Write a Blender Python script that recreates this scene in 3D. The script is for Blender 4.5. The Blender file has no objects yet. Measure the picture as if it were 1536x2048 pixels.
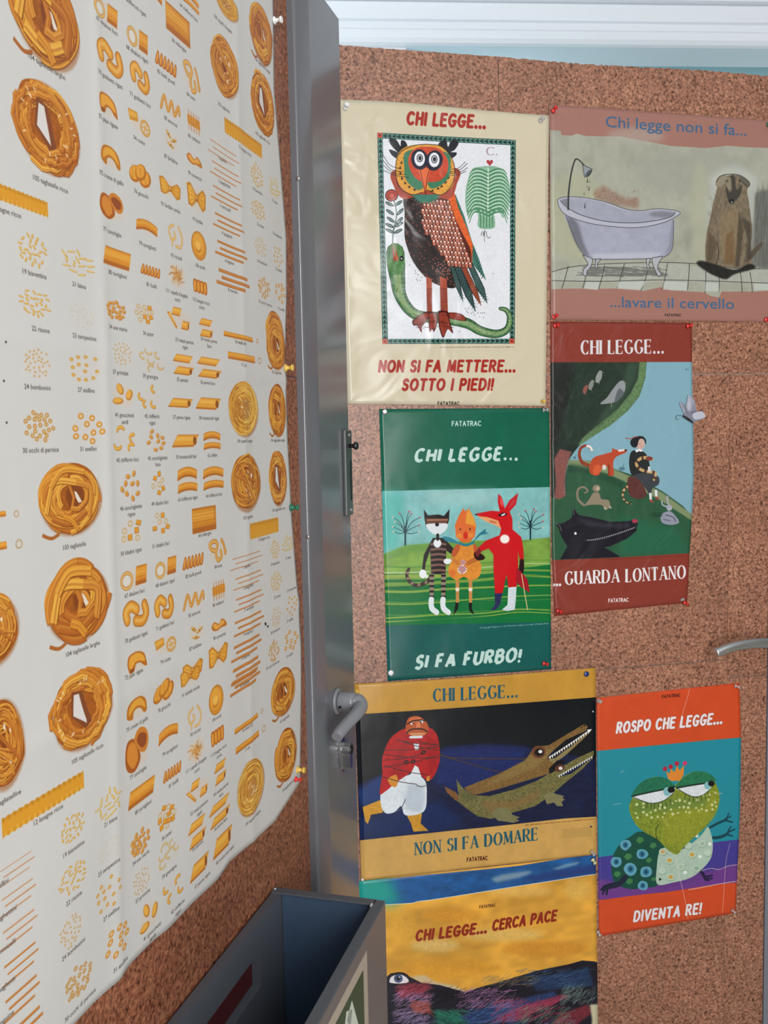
import bpy, bmesh, math, random
import numpy as np
from mathutils import Vector, Matrix

# ------------------------------------------------------------------ camera
SC = bpy.context.scene
COL = SC.collection
FPX = 1820.43; EYE = 1.55; PITCH = .0809168; ROLL = -.02064802
_c, _s = math.cos(ROLL), math.sin(ROLL)
_R = np.array([[_c, -_s, 0], [_s, _c, 0], [0, 0, 1]])
_rt = _R @ np.array([1., 0, 0])
_fw = _R @ np.array([0, -math.sin(PITCH), math.cos(PITCH)])
_up = _R @ np.array([0, -math.cos(PITCH), -math.sin(PITCH)])
CW = np.array([_rt, _fw, _up])            # rows: world x, y, z axes in camera coordinates
cam_d = bpy.data.cameras.new('camera'); cam = bpy.data.objects.new('camera', cam_d); COL.objects.link(cam)
m = Matrix.Identity(4)
for i in range(3):
    m[i][0] = CW[i][0]; m[i][1] = -CW[i][1]; m[i][2] = -CW[i][2]
m[2][3] = EYE
cam.matrix_world = m
cam_d.sensor_fit = 'HORIZONTAL'; cam_d.sensor_width = 36; cam_d.lens = 36 * FPX / 1536
cam_d.clip_start = .02
SC.camera = cam
# ------------------------------------------------------------------ light
SC.view_settings.view_transform = 'Standard'; SC.view_settings.look = 'None'
SC.view_settings.gamma = 1; SC.view_settings.use_curve_mapping = False
SC.view_settings.exposure = 0.0
wd = bpy.data.worlds.new('world'); SC.world = wd; wd.use_nodes = True
wd.node_tree.nodes['Background'].inputs[0].default_value = (.80, .88, 1, 1)
wd.node_tree.nodes['Background'].inputs[1].default_value = .55

def area(name, loc, target, sx, sy, power, col=(1, 1, 1)):
    d = bpy.data.lights.new(name, 'AREA'); d.shape = 'RECTANGLE'; d.size = sx; d.size_y = sy
    d.energy = power; d.color = col
    o = bpy.data.objects.new(name, d); COL.objects.link(o); o.location = loc
    o.rotation_euler = (Vector(target) - Vector(loc)).to_track_quat('-Z', 'Y').to_euler()
    return o
# daylight through the window in the wall behind the camera, and through the doorway behind the open leaf, plus an added fill
area('window_light', (.98, -1.42, 1.83), (.98, 3, 1.83), .86, 2.16, 84, (1, .985, .97))
area('window_light', (.98, -1.42, .22), (.98, 3, .22), .86, .30, 13, (1, .985, .97))
area('back_wall_fill', (-.7, 2.82, 2.4), (1.5, 2.9, 2.6), .3, .8, 15, (.9, .97, 1))  # added fill that brightens the pale blue back wall; no lamp stands there
area('doorway_light', (-1.2, 2.3, 2.1), (.2, 2.3, 1.7), .8, 1.6, 22, (.86, .95, 1))

def ray(x, y):
    return CW @ np.array([(x - 768) / FPX, (y - 1024) / FPX, 1.])
def rays(p):
    p = np.asarray(p, float)
    return np.stack([(p[..., 0] - 768) / FPX, (p[..., 1] - 1024) / FPX, np.ones(p.shape[:-1])], -1) @ CW.T

class Plane:
    """A vertical plane in the room: dr along it, n its normal, off its distance."""
    def __init__(s, yaw, off):
        s.dr = np.array([math.sin(yaw), math.cos(yaw), 0]); s.n = np.array([math.cos(yaw), -math.sin(yaw), 0]); s.off = off
    def sz(s, p):
        d = rays(p); t = s.off / (d @ s.n)
        return np.stack([(d @ s.dr) * t, d[..., 2] * t + EYE], -1)
    def px(s, sz):
        sz = np.asarray(sz, float)
        w = sz[..., :1] * s.dr + s.off * s.n + (sz[..., 1:] - EYE) * np.array([0, 0, 1.])
        c = w @ CW
        return np.stack([c[..., 0] / c[..., 2] * FPX + 768, c[..., 1] / c[..., 2] * FPX + 1024], -1)
    def w(s, a, z, h=0):
        return Vector(a * s.dr + (s.off + h) * s.n + np.array([0, 0, z]))
    def at(s, x, y, h=0):
        q = s.sz((x, y)); return s.w(q[0], q[1], h)
LEAF = .27429; LCORK = Plane(LEAF, -.55296); LFACE = Plane(LEAF, -.53196)
WALL = Plane(1.35486, -1.95203)

# ------------------------------------------------------------------ materials
def lin(h):
    if isinstance(h, str):
        h = h.lstrip('#'); h = [int(h[i:i + 2], 16) / 255 for i in (0, 2, 4)]
    return tuple(((v + .055) / 1.055) ** 2.4 if v > .04045 else v / 12.92 for v in h) + (1,)
def mat(name, col, rough=.5, metal=0, spec=.5, noise=0, nscale=40, bump=0, bscale=60, coat=0, trans=0, alpha=1):
    m = bpy.data.materials.new(name); m.use_nodes = True; N = m.node_tree.nodes; L = m.node_tree.links
    b = N['Principled BSDF']; b.inputs['Base Color'].default_value = lin(col)
    b.inputs['Roughness'].default_value = rough; b.inputs['Metallic'].default_value = metal
    b.inputs['Specular IOR Level'].default_value = spec; b.inputs['Coat Weight'].default_value = coat
    b.inputs['Coat Roughness'].default_value = .08
    b.inputs['Transmission Weight'].default_value = trans
    tc = N.new('ShaderNodeTexCoord')
    if noise:
        n = N.new('ShaderNodeTexNoise'); n.inputs['Scale'].default_value = nscale; n.inputs['Detail'].default_value = 5
        L.new(tc.outputs['Object'], n.inputs['Vector'])
        mx = N.new('ShaderNodeMix'); mx.data_type = 'RGBA'
        c = lin(col); mx.inputs[6].default_value = tuple(v * (1 - noise) for v in c[:3]) + (1,)
        mx.inputs[7].default_value = tuple(min(1, v * (1 + noise)) for v in c[:3]) + (1,)
        L.new(n.outputs['Fac'], mx.inputs[0]); L.new(mx.outputs[2], b.inputs['Base Color'])
    if bump:
        n = N.new('ShaderNodeTexNoise'); n.inputs['Scale'].default_value = bscale; n.inputs['Detail'].default_value = 4
        L.new(tc.outputs['Object'], n.inputs['Vector'])
        bp = N.new('ShaderNodeBump'); bp.inputs['Strength'].default_value = bump; bp.inputs['Distance'].default_value = .002
        L.new(n.outputs['Fac'], bp.inputs['Height']); L.new(bp.outputs[0], b.inputs['Normal'])
    return m
def cork(name, lo, mid, hi, rough=.5, stain=0):
    m = bpy.data.materials.new(name); m.use_nodes = True; N = m.node_tree.nodes; L = m.node_tree.links
    b = N['Principled BSDF']; b.inputs['Roughness'].default_value = rough; b.inputs['Specular IOR Level'].default_value = .5
    tc = N.new('ShaderNodeTexCoord')
    v = N.new('ShaderNodeTexVoronoi'); v.inputs['Scale'].default_value = 250
    n1 = N.new('ShaderNodeTexNoise'); n1.inputs['Scale'].default_value = 165; n1.inputs['Detail'].default_value = 4; n1.inputs['Roughness'].default_value = .7
    n2 = N.new('ShaderNodeTexNoise'); n2.inputs['Scale'].default_value = 7; n2.inputs['Detail'].default_value = 3
    for q in (v, n1, n2): L.new(tc.outputs['Object'], q.inputs['Vector'])
    r = N.new('ShaderNodeValToRGB'); e = r.color_ramp.elements
    e[0].position = .33; e[0].color = lin(lo); e[1].position = .74; e[1].color = lin(hi)
    q = e.new(.43); q.color = lin(mid)
    L.new(n1.outputs['Fac'], r.inputs[0])
    hs = N.new('ShaderNodeSeparateColor'); L.new(v.outputs['Color'], hs.inputs[0])
    mr = N.new('ShaderNodeMapRange'); mr.inputs[3].default_value = .62; mr.inputs[4].default_value = 1.25
    L.new(hs.outputs[0], mr.inputs[0])
    m1 = N.new('ShaderNodeMix'); m1.data_type = 'RGBA'; m1.blend_type = 'MULTIPLY'; m1.inputs[0].default_value = 1
    L.new(r.outputs[0], m1.inputs[6]); L.new(mr.outputs[0], m1.inputs[7])
    mr2 = N.new('ShaderNodeMapRange'); mr2.inputs[1].default_value = .3; mr2.inputs[2].default_value = .7; mr2.inputs[3].default_value = .86; mr2.inputs[4].default_value = 1.12
    L.new(n2.outputs['Fac'], mr2.inputs[0])
    m2 = N.new('ShaderNodeMix'); m2.data_type = 'RGBA'; m2.blend_type = 'MULTIPLY'; m2.inputs[0].default_value = 1
    L.new(m1.outputs[2], m2.inputs[6]); L.new(mr2.outputs[0], m2.inputs[7])
    L.new(m2.outputs[2], b.inputs['Base Color'])
    bp = N.new('ShaderNodeBump'); bp.inputs['Strength'].default_value = .55; bp.inputs['Distance'].default_value = .0012
    L.new(n1.outputs['Fac'], bp.inputs['Height']); L.new(bp.outputs[0], b.inputs['Normal'])
    return m
M = {}
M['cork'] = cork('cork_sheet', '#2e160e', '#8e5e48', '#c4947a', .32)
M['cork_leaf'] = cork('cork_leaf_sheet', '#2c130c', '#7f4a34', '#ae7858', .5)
M['grey'] = mat('grey_enamel', '#67686d', .2, 0, .5, .03, 6, .04, 25, coat=.12)
M['grey_trim'] = mat('grey_plastic', '#787a84', .3, 0, .5)
M['handle'] = mat('grey_handle', '#83858b', .28, 0, .6)
M['steel'] = mat('brushed_steel', '#d2d6d6', .27, 1)
M['plate'] = mat('bolt_plate_steel', '#77797a', .42, .8)
M['chrome'] = mat('chrome', '#dadada', .16, 1)
M['room_paint'] = mat('room_paint', '#6f6a64', .7, noise=.05, nscale=3)
M['dark'] = mat('black_gap', '#0b0b0c', .6)
M['gunmetal'] = mat('dark_metal', '#55575a', .3, 1)
M['white_frame'] = mat('white_frame', '#e4e9ef', .35)
M['white_paint'] = mat('white_paint', '#d9dee2', .6, noise=.02, nscale=3)
M['blue_paint'] = mat('pale_blue_paint', '#b6dde4', .55, noise=.03, nscale=2)
M['floor'] = mat('floor', '#b5aea4', .14, noise=.1, nscale=30)
M['slab'] = mat('door_slab', '#c9c9c4', .5)
M['box'] = mat('dark_grey_metal', '#565b63', .38, .1, .5, .05, 60, .1, 200)
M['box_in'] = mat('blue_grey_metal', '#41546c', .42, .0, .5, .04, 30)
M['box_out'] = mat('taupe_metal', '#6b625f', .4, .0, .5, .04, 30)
M['scuff'] = mat('bare_edge', '#c3c8cc', .4)
M['maroon'] = mat('maroon_card', '#4a1418', .6)
for k, c in dict(white='#e8e8e6', yellow='#e0b84e', green='#0f6a4c', red='#d8251f', navy='#1f3470', cream='#dcd69a').items():
    M['pin_' + k] = mat('pin_' + k, c, .25, coat=.4)
M['pin_clear'] = mat('pin_clear', '#f2f4f4', .08, trans=.75, coat=.5)
M['paper_back'] = mat('paper_white', '#dcdad4', .5)

# ------------------------------------------------------------------ object helpers
def tag(o, label=None, cat=None, group=None, kind=None):
    if label: o['label'] = label
    if cat: o['category'] = cat
    if group: o['group'] = group
    if kind: o['kind'] = kind
    return o
def empty(name, loc=(0, 0, 0), parent=None):
    o = bpy.data.objects.new(name, None); COL.objects.link(o); o.location = loc
    o.empty_display_size = .05
    if parent: o.parent = parent
    return o
def mesh(name, verts, faces, mt, parent=None, smooth=False, bevel=0, seg=2, world=True):
    """verts in world coordinates; the object sits at their middle (or at its parent)."""
    V = [Vector(v) for v in verts]
    c = sum(V, Vector()) / len(V) if parent is None else Vector()
    pl = parent.matrix_world.translation.copy() if parent is not None else Vector()
    if parent is not None:
        q = parent; pl = Vector()
        while q is not None: pl += q.location; q = q.parent
        c = sum(V, Vector()) / len(V)
    me = bpy.data.meshes.new(name); me.from_pydata([v - c for v in V], [], faces); me.update()
    o = bpy.data.objects.new(name, me); COL.objects.link(o)
    o.location = c - pl
    if parent is not None: o.parent = parent
    for q in (mt if isinstance(mt, (list, tuple)) else [mt]): me.materials.append(q)
    bm = bmesh.new(); bm.from_mesh(me); bmesh.ops.recalc_face_normals(bm, faces=bm.faces)
    if bevel: bmesh.ops.bevel(bm, geom=list(bm.edges), offset=bevel, segments=seg, affect='EDGES', profile=.6)
    bm.to_mesh(me); bm.free()
    if smooth:
        for p in me.polygons: p.use_smooth = True
    return o
BOXF = [(0, 1, 2, 3), (4, 7, 6, 5), (0, 4, 5, 1), (1, 5, 6, 2), (2, 6, 7, 3), (3, 7, 4, 0)]
def box8(name, P, a0, a1, z0, z1, h0, h1, mt, parent=None, bevel=0, **k):
    """A box on plane P: a along it, z up, h out from it."""
    v = [P.w(a0, z0, h0), P.w(a1, z0, h0), P.w(a1, z1, h0), P.w(a0, z1, h0),
         P.w(a0, z0, h1), P.w(a1, z0, h1), P.w(a1, z1, h1), P.w(a0, z1, h1)]
    return mesh(name, v, BOXF, mt, parent, bevel=bevel, **k)
def prism(name, P, pts, h0, h1, mt, parent=None, **k):
    """Polygon (a, z) on plane P pulled out from h0 to h1."""
    n = len(pts)
    v = [P.w(a, z, h0) for a, z in pts] + [P.w(a, z, h1) for a, z in pts]
    f = [tuple(range(n)), tuple(range(2 * n - 1, n - 1, -1))] + [(i, (i + 1) % n, n + (i + 1) % n, n + i) for i in range(n)]
    return mesh(name, v, f, mt, parent, **k)
def lathe_data(prof, n=20):
    v = []; f = []
    for r, h in prof:
        for i in range(n):
            t = 2 * math.pi * i / n; v.append((r * math.cos(t), r * math.sin(t), h))
    for j in range(len(prof) - 1):
        for i in range(n):
            f.append((j * n + i, j * n + (i + 1) % n, (j + 1) * n + (i + 1) % n, (j + 1) * n + i))
    f.append(tuple(range(n - 1, -1, -1))); f.append(tuple((len(prof) - 1) * n + i for i in range(n)))
    return v, f
def lathe(name, base, axis, prof, mt, parent=None, n=24, smooth=True):
    q = Vector(axis).to_track_quat('Z', 'Y')
    v, f = lathe_data(prof, n)
    o = mesh(name, [Vector(base) + q @ Vector(p) for p in v], f, mt, parent)
    if smooth:
        for p in o.data.polygons: p.use_smooth = len(p.vertices) == 4
    return o
def tube(name, path, rad, mt, parent=None, n=16, squash=None, sub=0):
    """Round bar along a smooth path; rad one number or one per point."""
    P = [Vector(p) for p in path]
    Q = []; Rr = []
    R0 = rad if isinstance(rad, (list, tuple)) else [rad] * len(P)
    K = 6
    for i in range(len(P) - 1):
        a, b, c, d = P[max(i - 1, 0)], P[i], P[i + 1], P[min(i + 2, len(P) - 1)]
        for k in range(K):
            t = k / K
            Q.append(.5 * ((2 * b) + (c - a) * t + (2 * a - 5 * b + 4 * c - d) * t * t + (3 * b - a - 3 * c + d) * t ** 3))
            Rr.append(R0[i] * (1 - t) + R0[i + 1] * t)
    Q.append(P[-1]); Rr.append(R0[-1])
    v = []; f = []; up = Vector((0, 0, 1)); prev = None
    for i, q in enumerate(Q):
        t = (Q[min(i + 1, len(Q) - 1)] - Q[max(i - 1, 0)]).normalized()
        if prev is None:
            x = t.orthogonal().normalized()
        else:
            x = (prev - t * prev.dot(t)).normalized()
        prev = x; y = t.cross(x)
        for k in range(n):
            a = 2 * math.pi * k / n
            v.append(q + (x * math.cos(a) + y * math.sin(a)) * Rr[i])
    for i in range(len(Q) - 1):
        for k in range(n):
            f.append((i * n + k, i * n + (k + 1) % n, (i + 1) * n + (k + 1) % n, (i + 1) * n + k))
    c0 = len(v); v.append(Q[0]); v.append(Q[-1])
    for k in range(n):
        f.append((c0, (k + 1) % n, k)); f.append((c0 + 1, (len(Q) - 1) * n + k, (len(Q) - 1) * n + (k + 1) % n))
    o = mesh(name, v, f, mt, parent)
    for p in o.data.polygons: p.use_smooth = len(p.vertices) == 4
    return o
# ------------------------------------------------------------------ print: painting on paper
def rgb(h):
    if isinstance(h, str):
        h = h.lstrip('#'); h = ''.join(q * 2 for q in h) if len(h) == 3 else h; return np.array([int(h[i:i + 2], 16) / 255 for i in (0, 2, 4)], np.float32)
    return np.array(h, np.float32)
def smooth(p, closed=True, k=6):
    p = np.asarray(p, float); n = len(p)
    if n < 3: return p
    out = []
    rng = range(n) if closed else range(n - 1)
    for i in rng:
        if closed: a, b, c, d = p[i - 1], p[i], p[(i + 1) % n], p[(i + 2) % n]
        else: a, b, c, d = p[max(i - 1, 0)], p[i], p[i + 1], p[min(i + 2, n - 1)]
        for j in range(k):
            t = j / k
            out.append(.5 * (2 * b + (c - a) * t + (2 * a - 5 * b + 4 * c - d) * t * t + (3 * b - a - 3 * c + d) * t ** 3))
    if not closed: out.append(p[-1])
    return np.array(out)
def arc(cx, cy, rx, ry, a0, a1, n=14):
    t = np.radians(np.linspace(a0, a1, n)); return [(cx + rx * math.cos(q), cy + ry * math.sin(q)) for q in t]
def vnoise(h, w, cell, rng, aspect=1):
    gh, gw = int(h / cell) + 3, int(w / (cell * aspect)) + 3
    g = rng.random((gh, gw)).astype(np.float32)
    y = np.arange(h, dtype=np.float32) / cell; x = np.arange(w, dtype=np.float32) / (cell * aspect)
    yi = y.astype(int); xi = x.astype(int); fy = (y - yi)[:, None]; fx = (x - xi)[None]
    fy = fy * fy * (3 - 2 * fy); fx = fx * fx * (3 - 2 * fx)
    a = g[yi][:, xi]; b = g[yi][:, xi + 1]; c = g[yi + 1][:, xi]; d = g[yi + 1][:, xi + 1]
    return (a * (1 - fx) + b * fx) * (1 - fy) + (c * (1 - fx) + d * fx) * fy
def boxblur(a, r):
    r = int(max(1, round(r)))
    for _ in range(2):
        for ax in (0, 1):
            p = np.pad(a, [(r + 1, r) if i == ax else (0, 0) for i in range(2)], mode='edge')
            c = np.cumsum(p, axis=ax, dtype=np.float32)
            n = a.shape[ax]
            a = (np.take(c, range(2 * r + 1, 2 * r + 1 + n), axis=ax) - np.take(c, range(0, n), axis=ax)) / (2 * r + 1)
    return a
_TXT = {}
def text_edges(s, bold=0.0):
    """Directed outline edges of a string in the built-in typeface, cap height about .73."""
    key = (s, bold)
    if key in _TXT: return _TXT[key]
    cu = bpy.data.curves.new('t', 'FONT'); cu.body = s; cu.resolution_u = 3; cu.offset = bold
    ob = bpy.data.objects.new('t', cu); me = ob.to_mesh()
    nv = len(me.vertices); co = np.zeros(nv * 3, np.float32); me.vertices.foreach_get('co', co); co = co.reshape(-1, 3)[:, :2].astype(float)
    E = set()
    _, inv = np.unique(np.round(co, 5), axis=0, return_inverse=True); inv = inv.ravel()
    first = {}
    for i, k in enumerate(inv): first.setdefault(int(k), i)
    for p in me.polygons:
        v = [int(inv[i]) for i in p.vertices]
        if p.normal.z < 0: v = v[::-1]
        for i in range(len(v)):
            a, b = v[i], v[(i + 1) % len(v)]
            if (b, a) in E: E.discard((b, a))
            else: E.add((a, b))
    e = np.array([[co[first[a]], co[first[b]]] for a, b in E]) if E else np.zeros((0, 2, 2))
    ob.to_mesh_clear(); bpy.data.objects.remove(ob); bpy.data.curves.remove(cu)
    _TXT[key] = e
    return e
A_ = arc
GL = {
 'A': (.78, [('t', [(0, 0), (.39, 1)]), [(.39, 1), (.78, 0)], [(.14, .34), (.64, .34)]]),
 'B': (.66, [[(0, 0), (0, 1)], [(0, 1), (.3, 1)] + A_(.33, .77, .27, .23, 90, -90) + [(0, .54)], [(0, .54), (.3, .54)] + A_(.36, .27, .3, .27, 90, -90) + [(0, 0)]]),
 'C': (.76, [A_(.42, .5, .42, .5, 48, 312, 20)]),
 'D': (.76, [[(0, 0), (0, 1)], [(0, 1), (.28, 1)] + A_(.3, .5, .44, .5, 90, -90, 16) + [(0, 0)]]),
 'E': (.6, [[(0, 0), (0, 1)], [(0, 1), (.58, 1)], [(0, .53), (.48, .53)], [(0, 0), (.6, 0)]]),
 'F': (.56, [[(0, 0), (0, 1)], [(0, 1), (.56, 1)], [(0, .53), (.46, .53)]]),
 'G': (.8, [A_(.42, .5, .42, .5, 48, 318, 20) + [(.78, .42)], [(.5, .43), (.84, .43)]]),
 'H': (.7, [[(0, 0), (0, 1)], [(.7, 0), (.7, 1)], [(0, .52), (.7, .52)]]),
 'I': (.0, [[(0, 0), (0, 1)]]),
 'L': (.55, [[(0, 0), (0, 1)], [(0, 0), (.55, 0)]]),
 'M': (.88, [('t', [(0, 0), (.06, 1)]), [(.06, 1), (.44, .1)], ('t', [(.44, .1), (.82, 1)]), [(.82, 1), (.88, 0)]]),
 'N': (.72, [('t', [(0, 0), (0, 1)]), [(0, 1), (.72, 0)], ('t', [(.72, 0), (.72, 1)])]),
 'O': (.86, [A_(.43, .5, .43, .5, 0, 360, 26)]),
 'P': (.62, [[(0, 0), (0, 1)], [(0, 1), (.3, 1)] + A_(.32, .74, .3, .26, 90, -90) + [(0, .48)]]),
 'R': (.68, [[(0, 0), (0, 1)], [(0, 1), (.3, 1)] + A_(.32, .75, .3, .25, 90, -90) + [(0, .5)], [(.3, .5), (.68, 0)]]),
 'S': (.58, [A_(.3, .76, .26, .24, 30, 250, 12) + A_(.28, .26, .3, .26, 80, -150, 12)]),
 'T': (.68, [[(.34, 0), (.34, 1)], [(0, 1), (.68, 1)]]),
 'U': (.7, [[(0, 1), (0, .32)] + A_(.35, .32, .35, .32, 180, 360, 12) + [(.7, 1)]]),
 'V': (.76, [[(0, 1), (.38, 0)], ('t', [(.38, 0), (.76, 1)])]),
 '!': (.0, [[(0, .3), (0, 1)], [(0, .0), (0, .03)]]),
 '.': (.1, [[(.05, .0), (.05, .03)]]),
 ' ': (.22, []),
}
class Canvas:
    def __init__(s, P, quad, ppm, bg, seed=1, pad=.004):
        s.P = P; q = P.sz(quad)
        s.s0, s.z1 = q[:, 0].min() - pad, q[:, 1].max() + pad
        s.s1, s.z0 = q[:, 0].max() + pad, q[:, 1].min() - pad
        s.k = ppm; s.W = int((s.s1 - s.s0) * ppm); s.H = int((s.z1 - s.z0) * ppm)
        s.a = np.empty((s.H, s.W, 3), np.float32); s.a[:] = rgb(bg)
        s.fr = (0, 0, 1); s.rng = np.random.default_rng(seed); s.loc = None
    def T(s, p):
        """drawing units (a zoomed crop of the photo, or a local frame) -> canvas pixels"""
        p = np.asarray(p, float)
        if s.loc is not None:
            o, u, v = s.loc; return o + p[..., :1] * u + p[..., 1:] * v
        ox, oy, k = s.fr
        q = s.P.sz(p * k + np.array([ox, oy]))
        return np.stack([(q[..., 0] - s.s0) * s.k, (s.z1 - q[..., 1]) * s.k], -1)
    def local(s, x, y, w, h):
        """local frame centred on drawing point x,y; unit square -> w by h of drawing units on the sheet"""
        s.loc = None
        ox, oy, k = s.fr
        c = s.T((x, y)); d = 6.0
        # measure how many canvas px one drawing unit spans in each direction
        q = s.P.sz(np.array([x, y]) * k + np.array([ox, oy]))
        e = .004
        pa = s.P.px([q[0] - e, q[1]]); pb = s.P.px([q[0] + e, q[1]])
        pc = s.P.px([q[0], q[1] - e]); pd = s.P.px([q[0], q[1] + e])
        sx = 2 * e / abs(pb[0] - pa[0]) * k; sy = 2 * e / abs(pd[1] - pc[1]) * k
        s.loc = (c, np.array([w * sx * s.k, 0]), np.array([0, h * sy * s.k]))
    def unit(s):
        """canvas px per drawing unit near the sheet's middle"""
        if s.loc is not None: return math.sqrt(abs(s.loc[1][0] * s.loc[2][1]))
        ox, oy, k = s.fr
        m = s.P.px([(s.s0 + s.s1) / 2, (s.z0 + s.z1) / 2]); m = (m - np.array([ox, oy])) / k
        a = s.T(m); b = s.T(m + np.array([0, 10])); return abs(b[1] - a[1]) / 10
    def cov(s, E, ss=3):
        if len(E) == 0: return None
        x0 = int(max(0, math.floor(E[..., 0].min()) - 1)); x1 = int(min(s.W, math.ceil(E[..., 0].max()) + 2))
        y0 = int(max(0, math.floor(E[..., 1].min()) - 1)); y1 = int(min(s.H, math.ceil(E[..., 1].max()) + 2))
        if x1 <= x0 or y1 <= y0: return None
        if (x1 - x0) * (y1 - y0) > 400000: ss = 2
        w, h = (x1 - x0) * ss, (y1 - y0) * ss
        e = (E - np.array([x0, y0])) * ss
        ax, ay, bx, by = e[:, 0, 0], e[:, 0, 1], e[:, 1, 0], e[:, 1, 1]
        sg = np.where(by > ay, 1, -1)
        sw = by < ay
        lx = np.where(sw, bx, ax); ly = np.where(sw, by, ay); hx = np.where(sw, ax, bx); hy = np.where(sw, ay, by)
        r0 = np.clip(np.ceil(ly - .5), 0, h).astype(int); r1 = np.clip(np.ceil(hy - .5), 0, h).astype(int)
        n = np.maximum(r1 - r0, 0); tot = int(n.sum())
        if tot == 0: return None
        idx = np.repeat(np.arange(len(n)), n)
        row = np.arange(tot) - np.repeat(np.cumsum(n) - n, n) + r0[idx]
        t = (row + .5 - ly[idx]) / (hy[idx] - ly[idx])
        xx = np.clip(np.ceil(lx[idx] + t * (hx[idx] - lx[idx]) - .5), 0, w).astype(int)
        acc = np.bincount(row * (w + 1) + xx, weights=sg[idx], minlength=h * (w + 1)).reshape(h, w + 1)
        m = (np.abs(np.cumsum(acc, axis=1)[:, :w]) > .5).astype(np.float32)
        return m.reshape(h // ss, ss, w // ss, ss).mean((1, 3)), x0, y0
    def put(s, E, col, a=1, b=0, nz=0, nc=8, na=1, grad=None):
        if b:
            x0, y0 = E[..., 0].min(), E[..., 1].min(); x1, y1 = E[..., 0].max(), E[..., 1].max()
            pad = b * 2.5
            dm = np.array([[[x0 - pad, y0 - pad], [x0 - pad, y0 - pad + 1e-3]], [[x1 + pad, y1 + pad], [x1 + pad, y1 + pad - 1e-3]]])
            r = s.cov(np.concatenate([E, dm]))
        else: r = s.cov(E)
        if r is None: return
        m, x, y = r
        if b and b >= .6: m = boxblur(m, b * .6)
        m = (m * a)[..., None]; h, w = m.shape[:2]
        c = rgb(col)[None, None]
        if grad is not None:
            t = np.linspace(0, 1, h, dtype=np.float32)[:, None, None]; c = c * (1 - t) + rgb(grad)[None, None] * t
        if nz:
            q = vnoise(h, w, nc, s.rng, na) * .6 + vnoise(h, w, max(2, nc / 3), s.rng, na) * .4
            c = c * (1 + (q[..., None] - .5) * 2 * nz)
        t = s.a[y:y + h, x:x + w]
        t[:] = t * (1 - m) + c * m
    @staticmethod
    def ed(p):
        p = np.asarray(p, float); e = np.stack([p, np.roll(p, -1, 0)], 1)
        ar = ((p[:, 0] * np.roll(p[:, 1], -1)) - (np.roll(p[:, 0], -1) * p[:, 1])).sum()
        return e if ar > 0 else e[:, ::-1]
    def f(s, pts, col, sm=0, **k):
        p = smooth(pts) if sm else np.asarray(pts, float)
        if not sm and s.loc is None and len(p) < 8: pass
        s.put(s.ed(s.T(p)), col, **k)
    def e(s, x, y, rx, ry, col, rot=0, n=24, **k):
        t = np.linspace(0, 2 * math.pi, n, endpoint=False); c, q = math.cos(math.radians(rot)), math.sin(math.radians(rot))
        px = rx * np.cos(t); py = ry * np.sin(t)
        s.put(s.ed(s.T(np.stack([x + px * c - py * q, y + px * q + py * c], 1))), col, **k)
    def outl(s, p, w, cap=1):
        """edges of a line p (canvas px) with widths w"""
        p = np.asarray(p, float); n = len(p); w = np.broadcast_to(np.asarray(w, float), (n,)) / 2
        d = np.gradient(p, axis=0) if n > 2 else np.repeat((p[1:] - p[:1]), 2, 0)
        L = np.hypot(d[:, 0], d[:, 1]); L[L == 0] = 1; d = d / L[:, None]
        nn = np.stack([-d[:, 1], d[:, 0]], 1)
        a = p + nn * w[:, None]; b = p - nn * w[:, None]
        E = []
        for i in range(n - 1): E.append(s.ed([a[i], a[i + 1], b[i + 1], b[i]]))
        if cap:
            t = np.linspace(0, 2 * math.pi, 10, endpoint=False)
            for i in (range(n) if cap == 2 else (0, n - 1)):
                if w[i] > .3: E.append(s.ed(p[i] + w[i] * np.stack([np.cos(t), np.sin(t)], 1)))
        return np.concatenate(E)
    def l(s, pts, w, col, sm=1, w2=None, cap=1, **k):
        """line of width w drawing units (tapering to w2)"""
        p = smooth(pts, False) if sm and len(pts) > 2 else np.asarray(pts, float)
        q = s.T(p); u = s.unit()
        ww = np.linspace(w, w if w2 is None else w2, len(q)) * u
        s.put(s.outl(q, ww, cap), col, **k)
    def lines(s, L, w, col, **k):
        """many straight hairlines in one go"""
        u = s.unit(); E = [s.outl(s.T(np.array(p, float)), w * u, 0) for p in L]
        s.put(np.concatenate(E), col, **k)
    def dots(s, pts, r, col, **k):
        t = np.linspace(0, 2 * math.pi, 8, endpoint=False); o = np.stack([np.cos(t), np.sin(t)], 1)
        r = np.broadcast_to(np.asarray(r, float), (len(pts),))
        s.put(np.concatenate([s.ed(s.T(np.array(p, float) + o * q)) for p, q in zip(pts, r)]), col, **k)
    def text(s, t, A, B, h, col, bold=0.0, slant=0, cond=None, **k):
        """built-in typeface; baseline A->B in drawing units, cap height h"""
        e = text_edges(t, bold)
        if len(e) == 0: return
        x0, x1 = e[..., 0].min(), e[..., 0].max()
        A = np.array(A, float); B = np.array(B, float)
        x = (e[..., 0] - x0) / (x1 - x0); y = e[..., 1] / .73
        p = A + (B - A) * x[..., None] + np.stack([slant * y * h, -y * h], -1)
        s.put(s.T(p), col, **k)
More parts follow.
